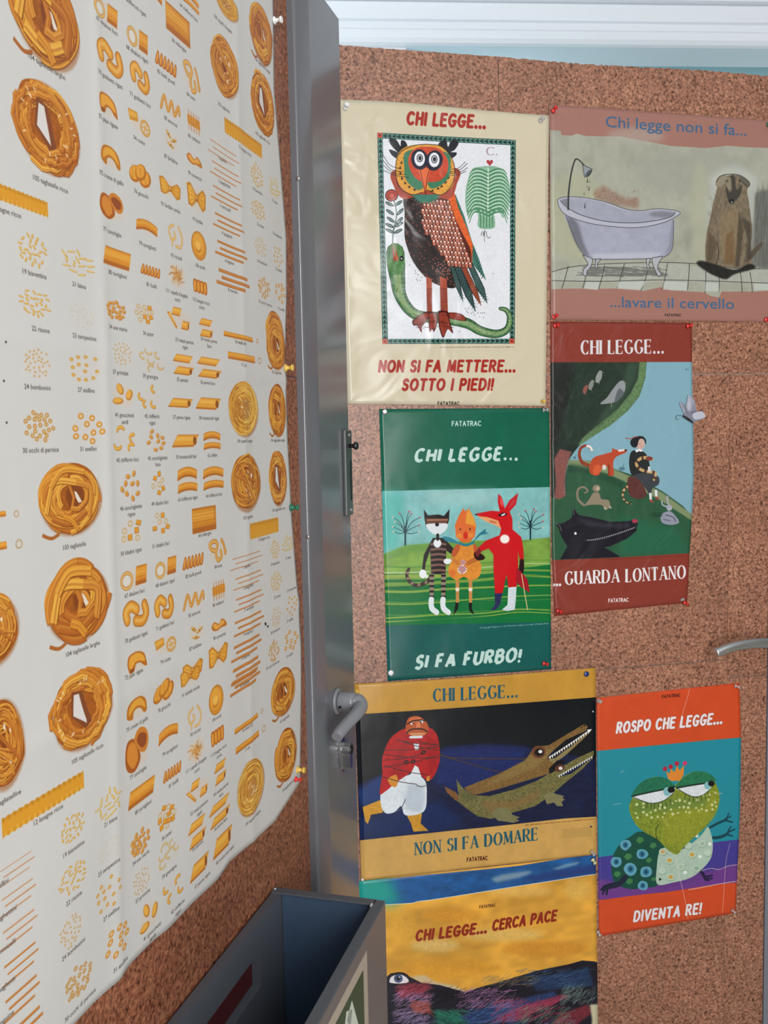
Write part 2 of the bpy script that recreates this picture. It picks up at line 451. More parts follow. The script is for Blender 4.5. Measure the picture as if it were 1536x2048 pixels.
    def strokes(s, t, A, B, h, col, style='brush', w=.17, slant=.15, gap=.5, seed=3, **k):
        """hand-made capitals: style brush, serif or chisel"""
        rnd = random.Random(seed); x = 0; items = []
        for ch in t:
            wd, st = GL[ch]
            items.append((x, ch, st)); x += wd + gap
        tot = x - gap
        A = np.array(A, float); B = np.array(B, float)
        def mp(p, ox):
            p = np.asarray(p, float)
            return s.T(A + (B - A) * ((p[..., :1] + ox) / tot) + np.concatenate([slant * p[..., 1:] * h, -p[..., 1:] * h], -1))
        u = s.unit() * h; E = []
        for ox, ch, st in items:
            jy = rnd.uniform(-.03, .03) if style == 'chisel' else 0
            for q in st:
                thin = isinstance(q, tuple); p = np.array(q[1] if thin else q, float)
                if style == 'brush':
                    E.append(s.outl(mp(p, ox), w * u * (1.25 if ch in '.' else 1), 2))
                elif style == 'chisel':
                    p = p + np.array([rnd.uniform(-.02, .02), jy])
                    if len(p) == 2: p = np.linspace(p[0], p[1], 5)
                    p = p + np.array([[rnd.uniform(-.012, .012), rnd.uniform(-.012, .012)] for _ in p])
                    c = mp(p, ox); d = np.gradient(c, axis=0); an = np.arctan2(d[:, 1], d[:, 0])
                    ww = w * u * (.72 + .5 * np.abs(np.sin(an + .6))) * np.array([rnd.uniform(.88, 1.12) for _ in c])
                    E.append(s.outl(c, ww, 0))
                    for m_ in range(1, len(c) - 1):
                        t_ = np.linspace(0, 2 * math.pi, 6, endpoint=False); E.append(s.ed(c[m_] + ww[m_] * .42 * np.stack([np.cos(t_), np.sin(t_)], 1)))
                else:
                    if ch in '.!' and p[:, 1].max() < .1:
                        E.append(s.outl(mp(p + [0, .04], ox), w * u * 1.0, 1)); continue
                    c = mp(p, ox); d = np.gradient(p, axis=0) if len(p) > 2 else np.repeat(p[1:] - p[:1], 2, 0)
                    L = np.hypot(d[:, 0], d[:, 1]); L[L == 0] = 1
                    v = np.abs(d[:, 1]) / L
                    th = w * .3
                    ww = (th + (w - th) * v ** 1.6) * u
                    if thin: ww = np.full(len(c), th * 1.2 * u)
                    E.append(s.outl(c, ww, 0))
                    if len(p) == 2 or ch in 'U':
                        for q2 in (p[0], p[-1]):
                            if (abs(p[1][0] - p[0][0]) < .5) and abs(p[1][1] - p[0][1]) > .4 and abs(q2[1] - round(q2[1])) < .01 and not (ch == 'A' and q2[1] > .5) and not (ch == 'V' and q2[1] < .5) and not (ch == 'M' and .2 < q2[0] < .7) and not (ch == '!'):
                                E.append(s.outl(mp([(q2[0] - w * .95, q2[1] + (.02 if q2[1] < .5 else -.02)), (q2[0] + w * .95, q2[1] + (.02 if q2[1] < .5 else -.02))], ox), th * u, 0))
                    if ch in 'EFLT' and len(p) == 2 and abs(p[0][1] - p[1][1]) < .01:
                        for q2 in ((p[0], p[1]) if ch == 'T' else (p[1],)):
                            dn = -.2 if q2[1] > .9 else .22 if q2[1] < .1 else 0
                            if dn: E.append(s.outl(mp([(q2[0], q2[1]), (q2[0] + .01, q2[1] + dn)], ox), [th * 1.6 * u, th * .5 * u], 0))
                            else: E.append(s.outl(mp([(q2[0], q2[1] - .1), (q2[0], q2[1] + .1)], ox), th * u, 0))
                    if ch in 'CGS' and len(p) > 8:
                        q2 = p[0]; E.append(s.outl(mp([(q2[0], q2[1] - .1), (q2[0] + .03, min(1, q2[1] + .14))], ox), th * u, 0))
                        if ch in 'CS': q2 = p[-1]; E.append(s.outl(mp([(q2[0], q2[1] + .1), (q2[0] + (.02 if ch == 'C' else -.02), max(0, q2[1] - .12))], ox), th * u, 0))
        s.put(np.concatenate(E), col, **k)
    def wash(s, amp, cell, asp=1):
        q = vnoise(s.H, s.W, cell, s.rng, asp) * .6 + vnoise(s.H, s.W, cell / 3, s.rng, asp) * .4
        s.a *= (1 + (q[..., None] - .5) * 2 * amp)
    def image(s, name):
        im = bpy.data.images.new(name, s.W, s.H, alpha=False)
        b = np.ones((s.H, s.W, 4), np.float32); b[..., :3] = np.clip(s.a[::-1], 0, 1)
        im.pixels.foreach_set(b.ravel()); im.update(); im.pack()
        return im
# ------------------------------------------------------------------ the posters' prints
def fit(c, x, y, k): c.fr = (x, y, k); c.loc = None
def hatch(c, x0, x1, y0, y1, n, w, col, ln=30, ang=0, spread=.3, seed=1, **k):
    r = random.Random(seed); L = []
    for _ in range(n):
        x, y = r.uniform(x0, x1), r.uniform(y0, y1); a = math.radians(ang) + r.uniform(-spread, spread); q = ln * r.uniform(.5, 1.2) / 2
        L.append([(x - q * math.cos(a), y - q * math.sin(a)), (x + q * math.cos(a), y + q * math.sin(a))])
    c.lines(L, w, col, **k)
def micro(c, A, B, h, col, seed=1, a=.8):
    # a line of small print too fine to read in the photograph
    r = random.Random(seed); A = np.array(A, float); B = np.array(B, float); L = np.hypot(*(B - A)); x = 0; E = []
    while x < L - 4:
        n = r.randint(2, 9)
        for _ in range(n):
            w = h * r.uniform(.25, .5); t = h * r.choice((.6, .65, 1)); p = A + (B - A) * x / L; q = A + (B - A) * min(1, (x + w) / L)
            E.append([p, q, q - [0, t], p - [0, t]]); x += w + h * .18
            if x > L - 4: break
        x += h * .5
    c.put(np.concatenate([c.ed(c.T(e)) for e in E]), col, a=a)
def inside(pts, n, seed=1, mn=0):
    p = np.array(pts, float); r = random.Random(seed); out = []
    x0, y0 = p.min(0); x1, y1 = p.max(0)
    for _ in range(n * 40):
        x, y = r.uniform(x0, x1), r.uniform(y0, y1); ok = False; j = len(p) - 1
        for i in range(len(p)):
            if (p[i][1] > y) != (p[j][1] > y) and x < (p[j][0] - p[i][0]) * (y - p[i][1]) / (p[j][1] - p[i][1]) + p[i][0]: ok = not ok
            j = i
        if ok and all((x - a) ** 2 + (y - b) ** 2 > mn * mn for a, b in out): out.append((x, y))
        if len(out) >= n: break
    return out

def art_owl(c):
    fit(c, 660, 190, .3125)
    W = '#dfe1e6'
    TL, TR, BR, BL = (300, 245), (1184, 292), (1178, 1592), (333, 1594)
    c.f([TL, TR, BR, BL], '#27423d')
    def edge(a, b, inn, n):
        a = np.array(a, float); b = np.array(b, float); d = (b - a) / n; inn = np.array(inn, float)
        for i in range(n):
            p = a + d * i
            c.f([p + inn * 5, p + d * .95 + inn * 5, p + d * .95 + inn * 31, p + inn * 31], '#5f9484')
            c.f([p + d * .05 + inn * 6, p + d * .95 + inn * 18, p + d * .05 + inn * 30], '#16292a')
    edge(TR, TL, (0, 1), 30); edge(BL, TL, (1, 0), 42); edge(BR, TR, (-1, 0), 42)
    edge((756, 1593), BL, (0, -1), 14); edge((756, 1593), BR, (0, -1), 14)
    for x, y in ((316, 262), (350, 1578), (1160, 1576)):
        c.f([(x - 16, y - 16), (x + 16, y - 16), (x + 16, y + 16), (x - 16, y + 16)], '#c2503e'); c.e(x, y, 6, 6, '#57201c')
    c.f([(334, 282), (1150, 325), (1146, 1560), (368, 1562)], W, nz=.03)
    # cabbage tree
    T = [(905, 480), (960, 462), (1010, 458), (1062, 462), (1110, 492), (1140, 560), (1150, 645), (1138, 720), (1108, 788), (1082, 760), (1046, 752), (1048, 850), (948, 850), (944, 772), (915, 752), (880, 782), (862, 690), (870, 580)]
    c.f(T, '#86b193', sm=1, nz=.1); 
    for i in range(13):
        y = 480 + i * 23
        for sx in (-1, 1):
            ex = 1008 + sx * (118 + 22 * math.sin(i / 4)); y2 = y + 30 + i * 3
            c.l([(1008, y + 22), (1008 + sx * 50, y - 2), (1008 + sx * 95, y + 2), (ex, y2)], 13, '#457f5a', w2=5, a=.9)
            c.l([(1008, y + 32), (1008 + sx * 50, y + 9), (1008 + sx * 95, y + 13), (ex - sx * 4, y2 + 6)], 4, '#dfece0', w2=3)
    for i, x in enumerate((958, 978, 998, 1018, 1036)):
        c.l([(x, 850), (x, 770), (x + (x - 1000) * .6, 735), (x + (x - 1000) * 2, 750)], 8, '#4f8862')
    c.l([(1008, 470), (1006, 740)], 5, '#e3efe4')
    c.strokes('C', (1000, 388), (1046, 388), 50, '#a98c98', 'serif', .2, 0, .38); c.e(1062, 385, 4, 4, '#8d6f7a')
    c.f([(1018, 458), (996, 432), (1002, 418), (1012, 420), (1018, 428), (1026, 418), (1038, 422), (1038, 436)], '#a9383a')
    c.l([(964, 900), (970, 880), (978, 880), (978, 906), (985, 882), (996, 878), (1000, 905), (1012, 918), (1020, 908)], 3, '#222'); c.l([(985, 860), (985, 944)], 2.5, '#222')
    # flower and twig
    c.l([(398, 960), (402, 880), (424, 770), (408, 680)], 8, '#1d2a2a'); c.l([(398, 960), (402, 880), (424, 770), (408, 680)], 4, '#8aa79e')
    for (x, y, s, an) in ((380, 700, -1, 25), (436, 695, 1, -35), (382, 752, -1, 35), (446, 750, 1, -45), (386, 800, -1, 35), (442, 806, 1, -45), (380, 838, -1, 25), (438, 832, 1, -28), (380, 872, -1, 25), (434, 874, 1, -25)):
        c.e(x, y, 30, 10, '#1f2b2c', rot=an); c.e(x, y, 24, 6, '#5d7873', rot=an); c.l([(x - 22 * math.cos(math.radians(an)), y - 22 * math.sin(math.radians(an))), (x + 22 * math.cos(math.radians(an)), y + 22 * math.sin(math.radians(an)))], 2, '#c4d2cd')
    for i in range(16):
        a = i * math.pi / 8; c.e(392 + 36 * math.cos(a), 645 + 34 * math.sin(a), 7, 7, '#2b1c1c')
    c.e(392, 645, 36, 34, '#b3402f'); c.e(392, 645, 24, 22, '#8a2a22'); c.e(392, 645, 17, 15, '#c5543d')
    # snake
    S = [(415, 1010), (420, 1090), (430, 1180), (440, 1260), (470, 1330), (520, 1390), (590, 1420), (690, 1425), (780, 1440), (880, 1465), (960, 1510), (1060, 1530), (1130, 1500), (1148, 1430), (1125, 1380), (1085, 1368)]
    Wd = [112, 112, 92, 78, 66, 62, 60, 62, 64, 60, 54, 46, 40, 34, 26, 14]
    p = smooth(S, False); w = np.interp(np.linspace(0, 1, len(p)), np.linspace(0, 1, len(Wd)), Wd)
    u = c.unit(); q = c.T(p)
    c.put(c.outl(q, (w + 8) * u, 2), '#16301f'); c.put(c.outl(q, w * u, 2), '#3f6f42', nz=.25, nc=6)
    c.put(c.outl(q + np.array([0, 0]), w * .55 * u, 2), '#9cb07c', b=4, a=.75)
    n = np.gradient(p, axis=0); n /= np.hypot(n[:, 0], n[:, 1])[:, None]; nn = np.stack([n[:, 1], -n[:, 0]], 1)
    for i in range(10, len(p) - 4, 1):
        if i % 2 == 0:
            a = p[i] + nn[i] * w[i] * .5; b = p[i] + nn[i] * w[i] * .2
            c.l([a, b], 7, '#1c3a24', w2=1, sm=0)
    c.dots([p[i] - nn[i] * w[i] * random.Random(i).uniform(.05, .4) + np.array([random.Random(i + 99).uniform(-8, 8)] * 2) for i in range(8, len(p) - 8)], 3, '#1e4a30')
    c.f([(415, 950), (455, 975), (474, 1040), (470, 1110), (440, 1150), (400, 1150), (366, 1090), (362, 1010), (385, 960)], '#4c7c42', sm=1, nz=.2)
    c.f([(395, 955), (424, 1060), (402, 1066)], '#a43b26'); c.f([(408, 955), (436, 1058), (424, 1060)], '#d8683a'); c.l([(390, 960), (405, 1066), (436, 1060), (412, 955)], 3, '#5a2314', sm=0)
    hatch(c, 370, 400, 985, 1060, 60, 1.6, '#2a5a30', 12, 70)
    c.e(455, 1048, 14, 17, '#141814'); c.e(455, 1050, 4, 5, '#fff')
    # tufts
    for pts in ([(440, 412), (395, 390), (376, 352), (420, 366), (432, 372), (385, 320), (378, 278), (420, 290), (448, 330), (452, 296), (476, 298), (492, 332), (470, 372)], [(745, 372), (692, 336), (700, 305), (738, 290), (752, 335), (770, 300), (800, 290), (820, 310), (796, 352), (770, 368), (806, 372), (800, 392), (768, 408)]):
        c.f(pts, '#181b20', sm=1)
    # body
    B = [(478, 640), (475, 760), (474, 900), (492, 980), (530, 1070), (600, 1160), (680, 1215), (790, 1238), (800, 1180), (760, 1000), (700, 760), (640, 640)]
    c.f(B, '#2a2120', sm=1, nz=.12); c.dots(inside(B, 120, 4, 13), 5, '#8a4536'); c.dots(inside([(700, 1050), (780, 1100), (760, 1190), (640, 1100)], 30, 5, 12), 4, '#c77a68')
    # legs
    for x0, x1, xb in ((612, 648, 650), (698, 744, 752)):
        c.f([(x0, 1160), (x1, 1180), (xb, 1400), (x0 + 8, 1400)], '#a8503c', nz=.1)
        for i in range(18): c.l([(x0 + 2, 1240 + i * 9), (x1 + 2, 1240 + i * 9)], 2.4, '#4a1c18', sm=0)
    # outer wing & tail
    c.f([(780, 640), (800, 640), (856, 780), (905, 940), (950, 1050), (996, 1190), (930, 1110), (880, 1040)], '#3f7466', nz=.1)
    for i in range(26):
        t = i / 26; x = 795 + t * 190; y = 650 + t * 520; c.l([(x, y), (x - 12, y + 26)], 4, '#12241f', sm=0)
    for a, b, d, wd in (((760, 1040), (850, 1330), '#3f5c58', 34), ((800, 1080), (930, 1390), '#35504f', 48), ((840, 1080), (966, 1355), '#9a4a30', 40), ((890, 1080), (1004, 1338), '#41605c', 46)):
        a = np.array(a, float); b = np.array(b, float); n = np.array([b[1] - a[1], a[0] - b[0]]); n /= np.hypot(*n)
        m_ = a * .35 + b * .65
        c.f([a + n * wd * .4, m_ + n * wd * .5, b, m_ - n * wd * .5, a - n * wd * .4], '#111a1b'); c.f([a + n * wd * .32, m_ + n * wd * .4, b, m_ - n * wd * .4, a - n * wd * .32], d)
        for i in range(14):
            q = a + (b - a) * (i / 15); c.lines([[q, q + (b - a) * .06 + n * wd * .4], [q, q + (b - a) * .06 - n * wd * .4]], 2.2, '#14201f' if d[1] != '9' else '#4d1a10')
    # orange wing
    c.f([(650, 660), (790, 620), (815, 720), (870, 850), (910, 960), (905, 1090), (860, 1000), (790, 800)], '#d9622f', sm=0, nz=.15)
    Wg = [(585, 700), (720, 655), (760, 700), (800, 800), (850, 900), (895, 990), (900, 1080), (860, 1098), (780, 1060), (700, 1010), (650, 930), (605, 800)]
    c.f(Wg, '#5d2a20', sm=1)
    r = random.Random(8)
    for j in range(13):
        y0 = 668 + j * 33; xa = 590 + max(0, j - 5) * 26 * .9 + (j % 2) * 11; xb = 752 + j * 12
        for i in range(12):
            x = xa + i * 23; y = y0 + i * 2
            if x > xb: break
            c.f([(x - 10, y), (x + 10, y - 2), (x + 14, y + 26), (x + 5, y + 40), (x - 7, y + 28)], '#3a1713', sm=1); c.f([(x - 8, y), (x + 8, y - 1), (x + 12, y + 24), (x + 5, y + 35), (x - 5, y + 26)], ('#9a4530', '#7d3325', '#b5553a')[(i + j) % 3], sm=1)
            c.l([(x - 4, y + 8), (x + 1, y + 26), (x + 6, y + 31), (x + 9, y + 24), (x + 6, y + 6)], 2.4, '#dcb9a4'); c.e(x + 1, y + 4, 5.5, 5.5, '#efe4da')
    # collar and head
    c.f([(415, 480), (412, 600), (470, 668), (560, 650), (600, 700), (650, 650), (760, 668), (806, 580), (800, 470)], '#a4452f', sm=1); c.dots(inside([(415, 560), (470, 660), (480, 600)], 20, 3, 7), 2, '#3a1410')
    zz = []
    for i in range(13):
        a = math.radians(168 - i * 13); zz += [(612 + 96 * math.cos(a), 636 + 72 * math.sin(a)), (612 + 74 * math.cos(a - .1), 636 + 48 * math.sin(a - .1))]
    c.f([(515, 640)] + zz + [(705, 640)], '#3c7a68')
    c.f([(600, 318), (700, 330), (770, 400), (792, 480), (782, 580), (730, 628), (690, 642), (620, 610), (585, 628), (520, 638), (450, 590), (418, 500), (425, 400), (480, 336)], '#d89a3c', sm=1, nz=.08)
    for i in range(26):
        a = math.radians(i * 14 + 60); 
        if 75 < (i * 14 + 60) % 360 < 105: continue
        x, y = 606 + 160 * math.cos(a), 482 + 140 * math.sin(a); t = a + 1.57
        c.f([(x + 12 * math.cos(t), y + 12 * math.sin(t)), (x - 9 * math.cos(t) + 8 * math.cos(a), y - 9 * math.sin(t) + 8 * math.sin(a)), (x - 9 * math.cos(t) - 8 * math.cos(a), y - 9 * math.sin(t) - 8 * math.sin(a))], '#2c1c10')
    c.f([(495, 360), (473, 470), (488, 550), (550, 608), (590, 600), (612, 560), (640, 600), (690, 590), (750, 540), (768, 460), (740, 370)], '#3d7a5a', sm=1)
    c.f([(620, 334), (700, 350), (750, 420), (745, 500), (700, 550), (640, 560), (560, 545), (510, 480), (500, 400), (545, 345)], '#c5472b', sm=1, nz=.1)
    c.l([(612, 318), (520, 330), (440, 380), (418, 480), (440, 590), (520, 640), (585, 626)], 4, '#241812'); c.l([(612, 318), (720, 335), (786, 430), (790, 540), (745, 620), (690, 642), (625, 612)], 4, '#241812')
    c.f([(560, 470), (640, 470), (622, 560), (608, 640), (596, 600)], '#dd6a3c'); c.l([(572, 470), (600, 600), (608, 640)], 4, '#5a2014'); c.l([(636, 470), (618, 540), (608, 640)], 4, '#5a2014')
    for x in (571, 664):
        y = 415 if x < 600 else 422
        c.e(x, y, 54, 66, '#1d1e30', rot=-12 if x < 600 else 14); c.e(x, y - 4, 34, 47, '#e6e8ee'); c.e(x + 1, y - 8, 20, 26, '#1b1b22'); c.e(x + 1, y - 8, 15, 21, '#cfd3dc'); c.e(x + 2, y - 8, 10, 15, '#22242e')
    for a, b, d in (((330, 375), (380, 450), (450, 475)), ((336, 420), (390, 480), (465, 495)), ((338, 452), (400, 500), (480, 512)), ((340, 485), (410, 515), (500, 530))):
        c.l([a, b, d], 3, '#1a1a1a')
    for a, b, d in (((862, 430), (820, 470), (770, 478)), ((875, 440), (830, 480), (765, 495)), ((876, 468), (830, 496), (765, 506)), ((866, 490), (820, 512), (760, 520))):
        c.l([a, b, d], 3, '#1a1a1a')
    # feet
    for pts in ([(600, 1392), (640, 1395), (620, 1440), (588, 1480), (582, 1520), (556, 1480), (530, 1475), (528, 1440)], [(630, 1390), (680, 1400), (686, 1450), (664, 1515), (650, 1500), (634, 1518), (628, 1450)], [(690, 1385), (752, 1390), (764, 1450), (784, 1525), (750, 1500), (722, 1555), (700, 1510), (690, 1450)], [(752, 1395), (830, 1400), (868, 1432), (860, 1448), (760, 1430)]):
        c.f(pts, '#45140f', sm=1); cx, cy = np.mean(pts, 0); c.f([((x - cx) * .82 + cx, (y - cy) * .86 + cy) for x, y in pts], '#8f3a2a', sm=1)
    hatch(c, 540, 780, 1410, 1500, 60, 2, '#3c120e', 26, 5, .2)
    c.dots(inside([(500, 1080), (600, 1180), (560, 1200), (500, 1120)], 8, 2, 10) + inside([(840, 1350), (1000, 1400), (980, 1430), (850, 1390)], 14, 3, 10) + [(1040, 1145), (825, 1515), (370, 300)], 3, '#30302f')
    R = '#a32c20'
    c.strokes('CHI LEGGE...', (492, 188), (985, 212), 72, R, 'brush', .27, .12, .45)
    c.strokes('NON SI FA METTERE...', (312, 1770), (1176, 1768), 66, R, 'brush', .27, .14, .45)
    c.strokes('SOTTO I PIEDI!', (462, 1888), (1030, 1886), 66, R, 'brush', .27, .16, .45)
    c.strokes('FATATRAC', (687, 1984), (823, 1984), 24 * .84, '#1d1a18', 'brush', .21, 0, .36)
    micro(c, (698, 1619), (1178, 1617), 8, '#6a6660', 1)

def art_bath(c):
    fit(c, 1090, 200, .2904)
    PK = '#b58071'
    G = [(30, 210), (100, 215), (110, 245), (180, 250), (215, 235), (270, 252), (520, 255), (700, 290), (860, 320), (1100, 335), (1250, 318), (1400, 330), (1600, 335), (1600, 1310), (1440, 1320), (1210, 1320), (1190, 1360), (1130, 1350), (1090, 1325), (860, 1312), (790, 1290), (660, 1318), (640, 1300), (300, 1300), (150, 1300), (40, 1305)]
    c.f(G, '#b9b8a5', nz=.06, nc=60)
    for x, y, rx, ry, q, a in ((200, 800, 220, 300, '#c4c39c', .5), (1000, 500, 400, 150, '#b4b3a4', .6), (620, 250, 200, 60, '#c6c2b4', .5), (1060, 800, 60, 380, '#c5c4a4', .6), (980, 960, 30, 80, '#8e9083', .4), (750, 430, 250, 10, '#9a9a8d', .4), (1290, 780, 190, 330, '#c9ccc0', .7), (1290, 560, 170, 80, '#cfd0c4', .8)):
        c.e(x, y, rx, ry, q, b=25, a=a)
    c.f([(330, 630), (400, 590), (470, 640), (560, 680), (640, 670), (640, 750), (500, 730), (340, 680)], '#a37a66', b=12, a=.65, nz=.2)
    hatch(c, 330, 640, 620, 740, 60, 3, '#8e6250', 30, -50, .5, 4, a=.4)
    # dark curtain on the right
    c.f([(1440, 640), (1600, 600), (1600, 1170), (1400, 1150), (1420, 1000)], '#77776f', b=10, a=.8)
    hatch(c, 1440, 1600, 640, 1160, 220, 3, '#55564f', 150, 93, .08, 5, a=.5)
    # floor tiles
    c.f([(44, 1185), (300, 1130), (840, 1120), (1100, 1160), (1600, 1160), (1600, 1262), (44, 1245)], '#bfc0b2', nz=.05)
    c.l([(44, 1185), (180, 1150), (420, 1130), (840, 1120), (1110, 1135), (1300, 1160), (1600, 1165)], 4, '#33342f')
    c.l([(44, 1245), (400, 1250), (800, 1240), (1200, 1250), (1600, 1265)], 4, '#33342f')
    for a, b in (((155, 1145), (110, 1300)), ((278, 1190), (255, 1295)), ((405, 1140), (362, 1305)), ((540, 1130), (490, 1296)), ((700, 1180), (655, 1316)), ((838, 1125), (803, 1306)), ((988, 1125), (975, 1308)), ((1100, 1180), (1095, 1330)), ((1190, 1170), (1190, 1320)), ((1335, 1170), (1352, 1325)), ((1405, 1185), (1422, 1325))):
        c.l([a, ((a[0] + b[0]) / 2 + 3, (a[1] + b[1]) / 2), b], 4.5, '#2c2d29')
    for p in ([(280, 1255), (370, 1255), (360, 1310), (262, 1300)], [(500, 1250), (690, 1250), (650, 1312), (490, 1300)], [(815, 1250), (975, 1255), (970, 1312), (805, 1306)], [(1100, 1258), (1190, 1262), (1190, 1320), (1095, 1318)], [(1430, 1262), (1600, 1270), (1600, 1310), (1440, 1310)]): c.f(p, '#d6dbd0', a=.8)
    hatch(c, 280, 780, 1150, 1215, 120, 5, '#4b4b48', 120, 3, .06, 6, a=.55)
    # tub
    TB = [(135, 790), (300, 850), (560, 880), (760, 850), (878, 820), (876, 960), (862, 1040), (800, 1085), (640, 1095), (330, 1095), (260, 1060), (210, 980), (160, 870)]
    c.f(TB, '#b7b7c8', sm=1, nz=.04, nc=30)
    c.f([(150, 810), (220, 850), (260, 980), (300, 1080), (262, 1060), (200, 970)], '#6f7076', b=10, a=.8, sm=1)
    c.f([(868, 830), (878, 830), (870, 1020), (820, 1070), (850, 1000)], '#808288', b=8, a=.6)
    c.f([(320, 1060), (800, 1050), (760, 1095), (330, 1095)], '#d3d4de', b=8, a=.8)
    RIM = [(80, 690), (110, 675), (180, 668), (300, 680), (430, 710), (540, 750), (640, 765), (760, 752), (860, 758), (922, 775), (905, 800), (800, 850), (640, 880), (480, 875), (300, 850), (150, 800), (95, 745)]
    c.f(RIM, '#c9c9d4', sm=1); c.l(RIM + [RIM[0]], 4, '#4a4b50')
    IN = [(100, 695), (150, 678), (250, 680), (400, 712), (520, 755), (650, 772), (780, 762), (890, 775), (850, 810), (740, 835), (600, 848), (420, 838), (260, 800), (150, 745)]
    c.f(IN, '#b3b4c2', sm=1, nz=.04, nc=30); c.l(IN[7:] + IN[:1], 4, '#33343a'); c.e(800, 790, 90, 22, '#74757c', b=8, a=.6); c.f([(100, 695), (150, 680), (150, 745)], '#8b8c94', b=4)
    c.l([(878, 830), (876, 960), (862, 1040), (800, 1085), (640, 1097), (330, 1097), (262, 1062), (205, 970), (140, 800)], 4, '#3a3b40')
    for p in ([(255, 1070), (320, 1095), (310, 1150), (285, 1180), (280, 1212), (256, 1200), (265, 1160), (290, 1130)], [(730, 1090), (800, 1080), (780, 1120), (770, 1160), (795, 1200), (775, 1214), (755, 1180), (735, 1130)], [(345, 1100), (378, 1095), (355, 1130), (358, 1158), (340, 1150)], [(690, 1095), (720, 1095), (708, 1130), (712, 1160), (698, 1160)]):
        c.f(p, '#c3c4c8', sm=1); c.l(p + [p[0]], 4, '#303134')
    # shower
    c.l([(155, 755), (158, 640), (175, 510), (200, 420), (225, 415), (262, 450)], 13, '#3c3e3d', w2=8)
    c.f([(252, 448), (322, 480), (318, 500), (272, 538), (262, 520)], '#a4a8ae'); c.e(296, 508, 32, 14, '#5a5e60', rot=-52); c.l([(252, 448), (322, 480), (300, 520), (268, 536), (252, 448)], 4, '#26282a', sm=0)
    for x, y, h in ((286, 555, 30), (300, 565, 10), (284, 600, 8), (297, 612, 26), (264, 650, 16), (269, 728, 34)): c.l([(x + 2, y - h / 2), (x, y + h / 2)], 3, '#2b2c2c', w2=7 if h > 20 else 3)
    # dog
    D = [(1270, 520), (1345, 530), (1390, 580), (1385, 640), (1402, 740), (1420, 900), (1410, 1000), (1418, 1110), (1400, 1150), (1300, 1158), (1180, 1150), (1105, 1120), (1100, 980), (1120, 860), (1150, 720), (1175, 620), (1190, 550)]
    c.f(D, '#8a7a63', sm=1, nz=.2, nc=16, na=.5)
    c.f([(1400, 1060), (1470, 990), (1494, 985), (1470, 1030), (1408, 1100)], '#65594a', sm=1)
    c.f([(1120, 900), (1180, 980), (1150, 1120), (1105, 1110)], '#5f4f3d', b=10, a=.7); c.f([(1340, 800), (1415, 850), (1412, 1100), (1370, 1130), (1390, 960)], '#4e463b', b=10, a=.8)
    c.f([(1200, 760), (1330, 760), (1340, 1100), (1210, 1100)], '#a08a66', b=18, a=.6); c.f([(1240, 930), (1290, 900), (1300, 1130), (1230, 1130)], '#7d5a36', b=8, a=.6)
    c.f([(1330, 760), (1300, 1150), (1330, 1150), (1360, 900)], '#3c352d', b=6, a=.6); c.l([(1180, 980), (1190, 1060), (1170, 1140)], 6, '#3b342c')
    c.f([(1168, 590), (1180, 545), (1230, 520), (1250, 545), (1215, 590), (1190, 600)], '#a1977f', sm=1); c.f([(1330, 530), (1370, 545), (1402, 575), (1385, 600), (1350, 570)], '#726a5c', sm=1)
    c.l([(1172, 570), (1200, 528), (1270, 514), (1340, 525), (1400, 572), (1388, 602), (1350, 566)], 5, '#37342e')
    c.f([(1270, 530), (1300, 530), (1310, 620), (1345, 590), (1340, 650), (1300, 700), (1275, 718), (1250, 690), (1238, 600), (1268, 620)], '#4d4840', sm=1, b=4); c.e(1276, 700, 18, 16, '#2b2927'); c.e(1278, 706, 5, 5, '#cfcfc8')
    c.f([(1240, 590), (1250, 540), (1275, 540), (1280, 620), (1262, 640)], '#a79c83', b=4, a=.7); c.e(1246, 560, 12, 12, '#4b463d', a=.5); c.e(1335, 560, 10, 12, '#3b372f', a=.6)
    hatch(c, 1110, 1400, 650, 1130, 220, 2.4, '#4a4033', 40, 88, .25, 7, a=.35)
    c.f([(1040, 1130), (1065, 1108), (1160, 1130), (1300, 1170), (1400, 1130), (1440, 1160), (1300, 1200), (1240, 1235), (1170, 1215), (1110, 1185)], '#2b2a26', sm=1, b=5, nz=.3, nc=8)
    for t, a, b, y in (('Chi legge non si fa...', 412, 1380, (190, 250)), ('...lavare il cervello', 444, 1296, (1425, 1440))):
        c.text(t, (a, y[0]), (b, y[1]), 80 if 'Chi' in t else 74, '#4c7096', .008)
    c.strokes('FATATRAC', (822, 1490), (930, 1490), 20 * .84, '#2b1a18', 'brush', .21, 0, .36)
    c.a *= np.array([.88, .89, .9], np.float32)

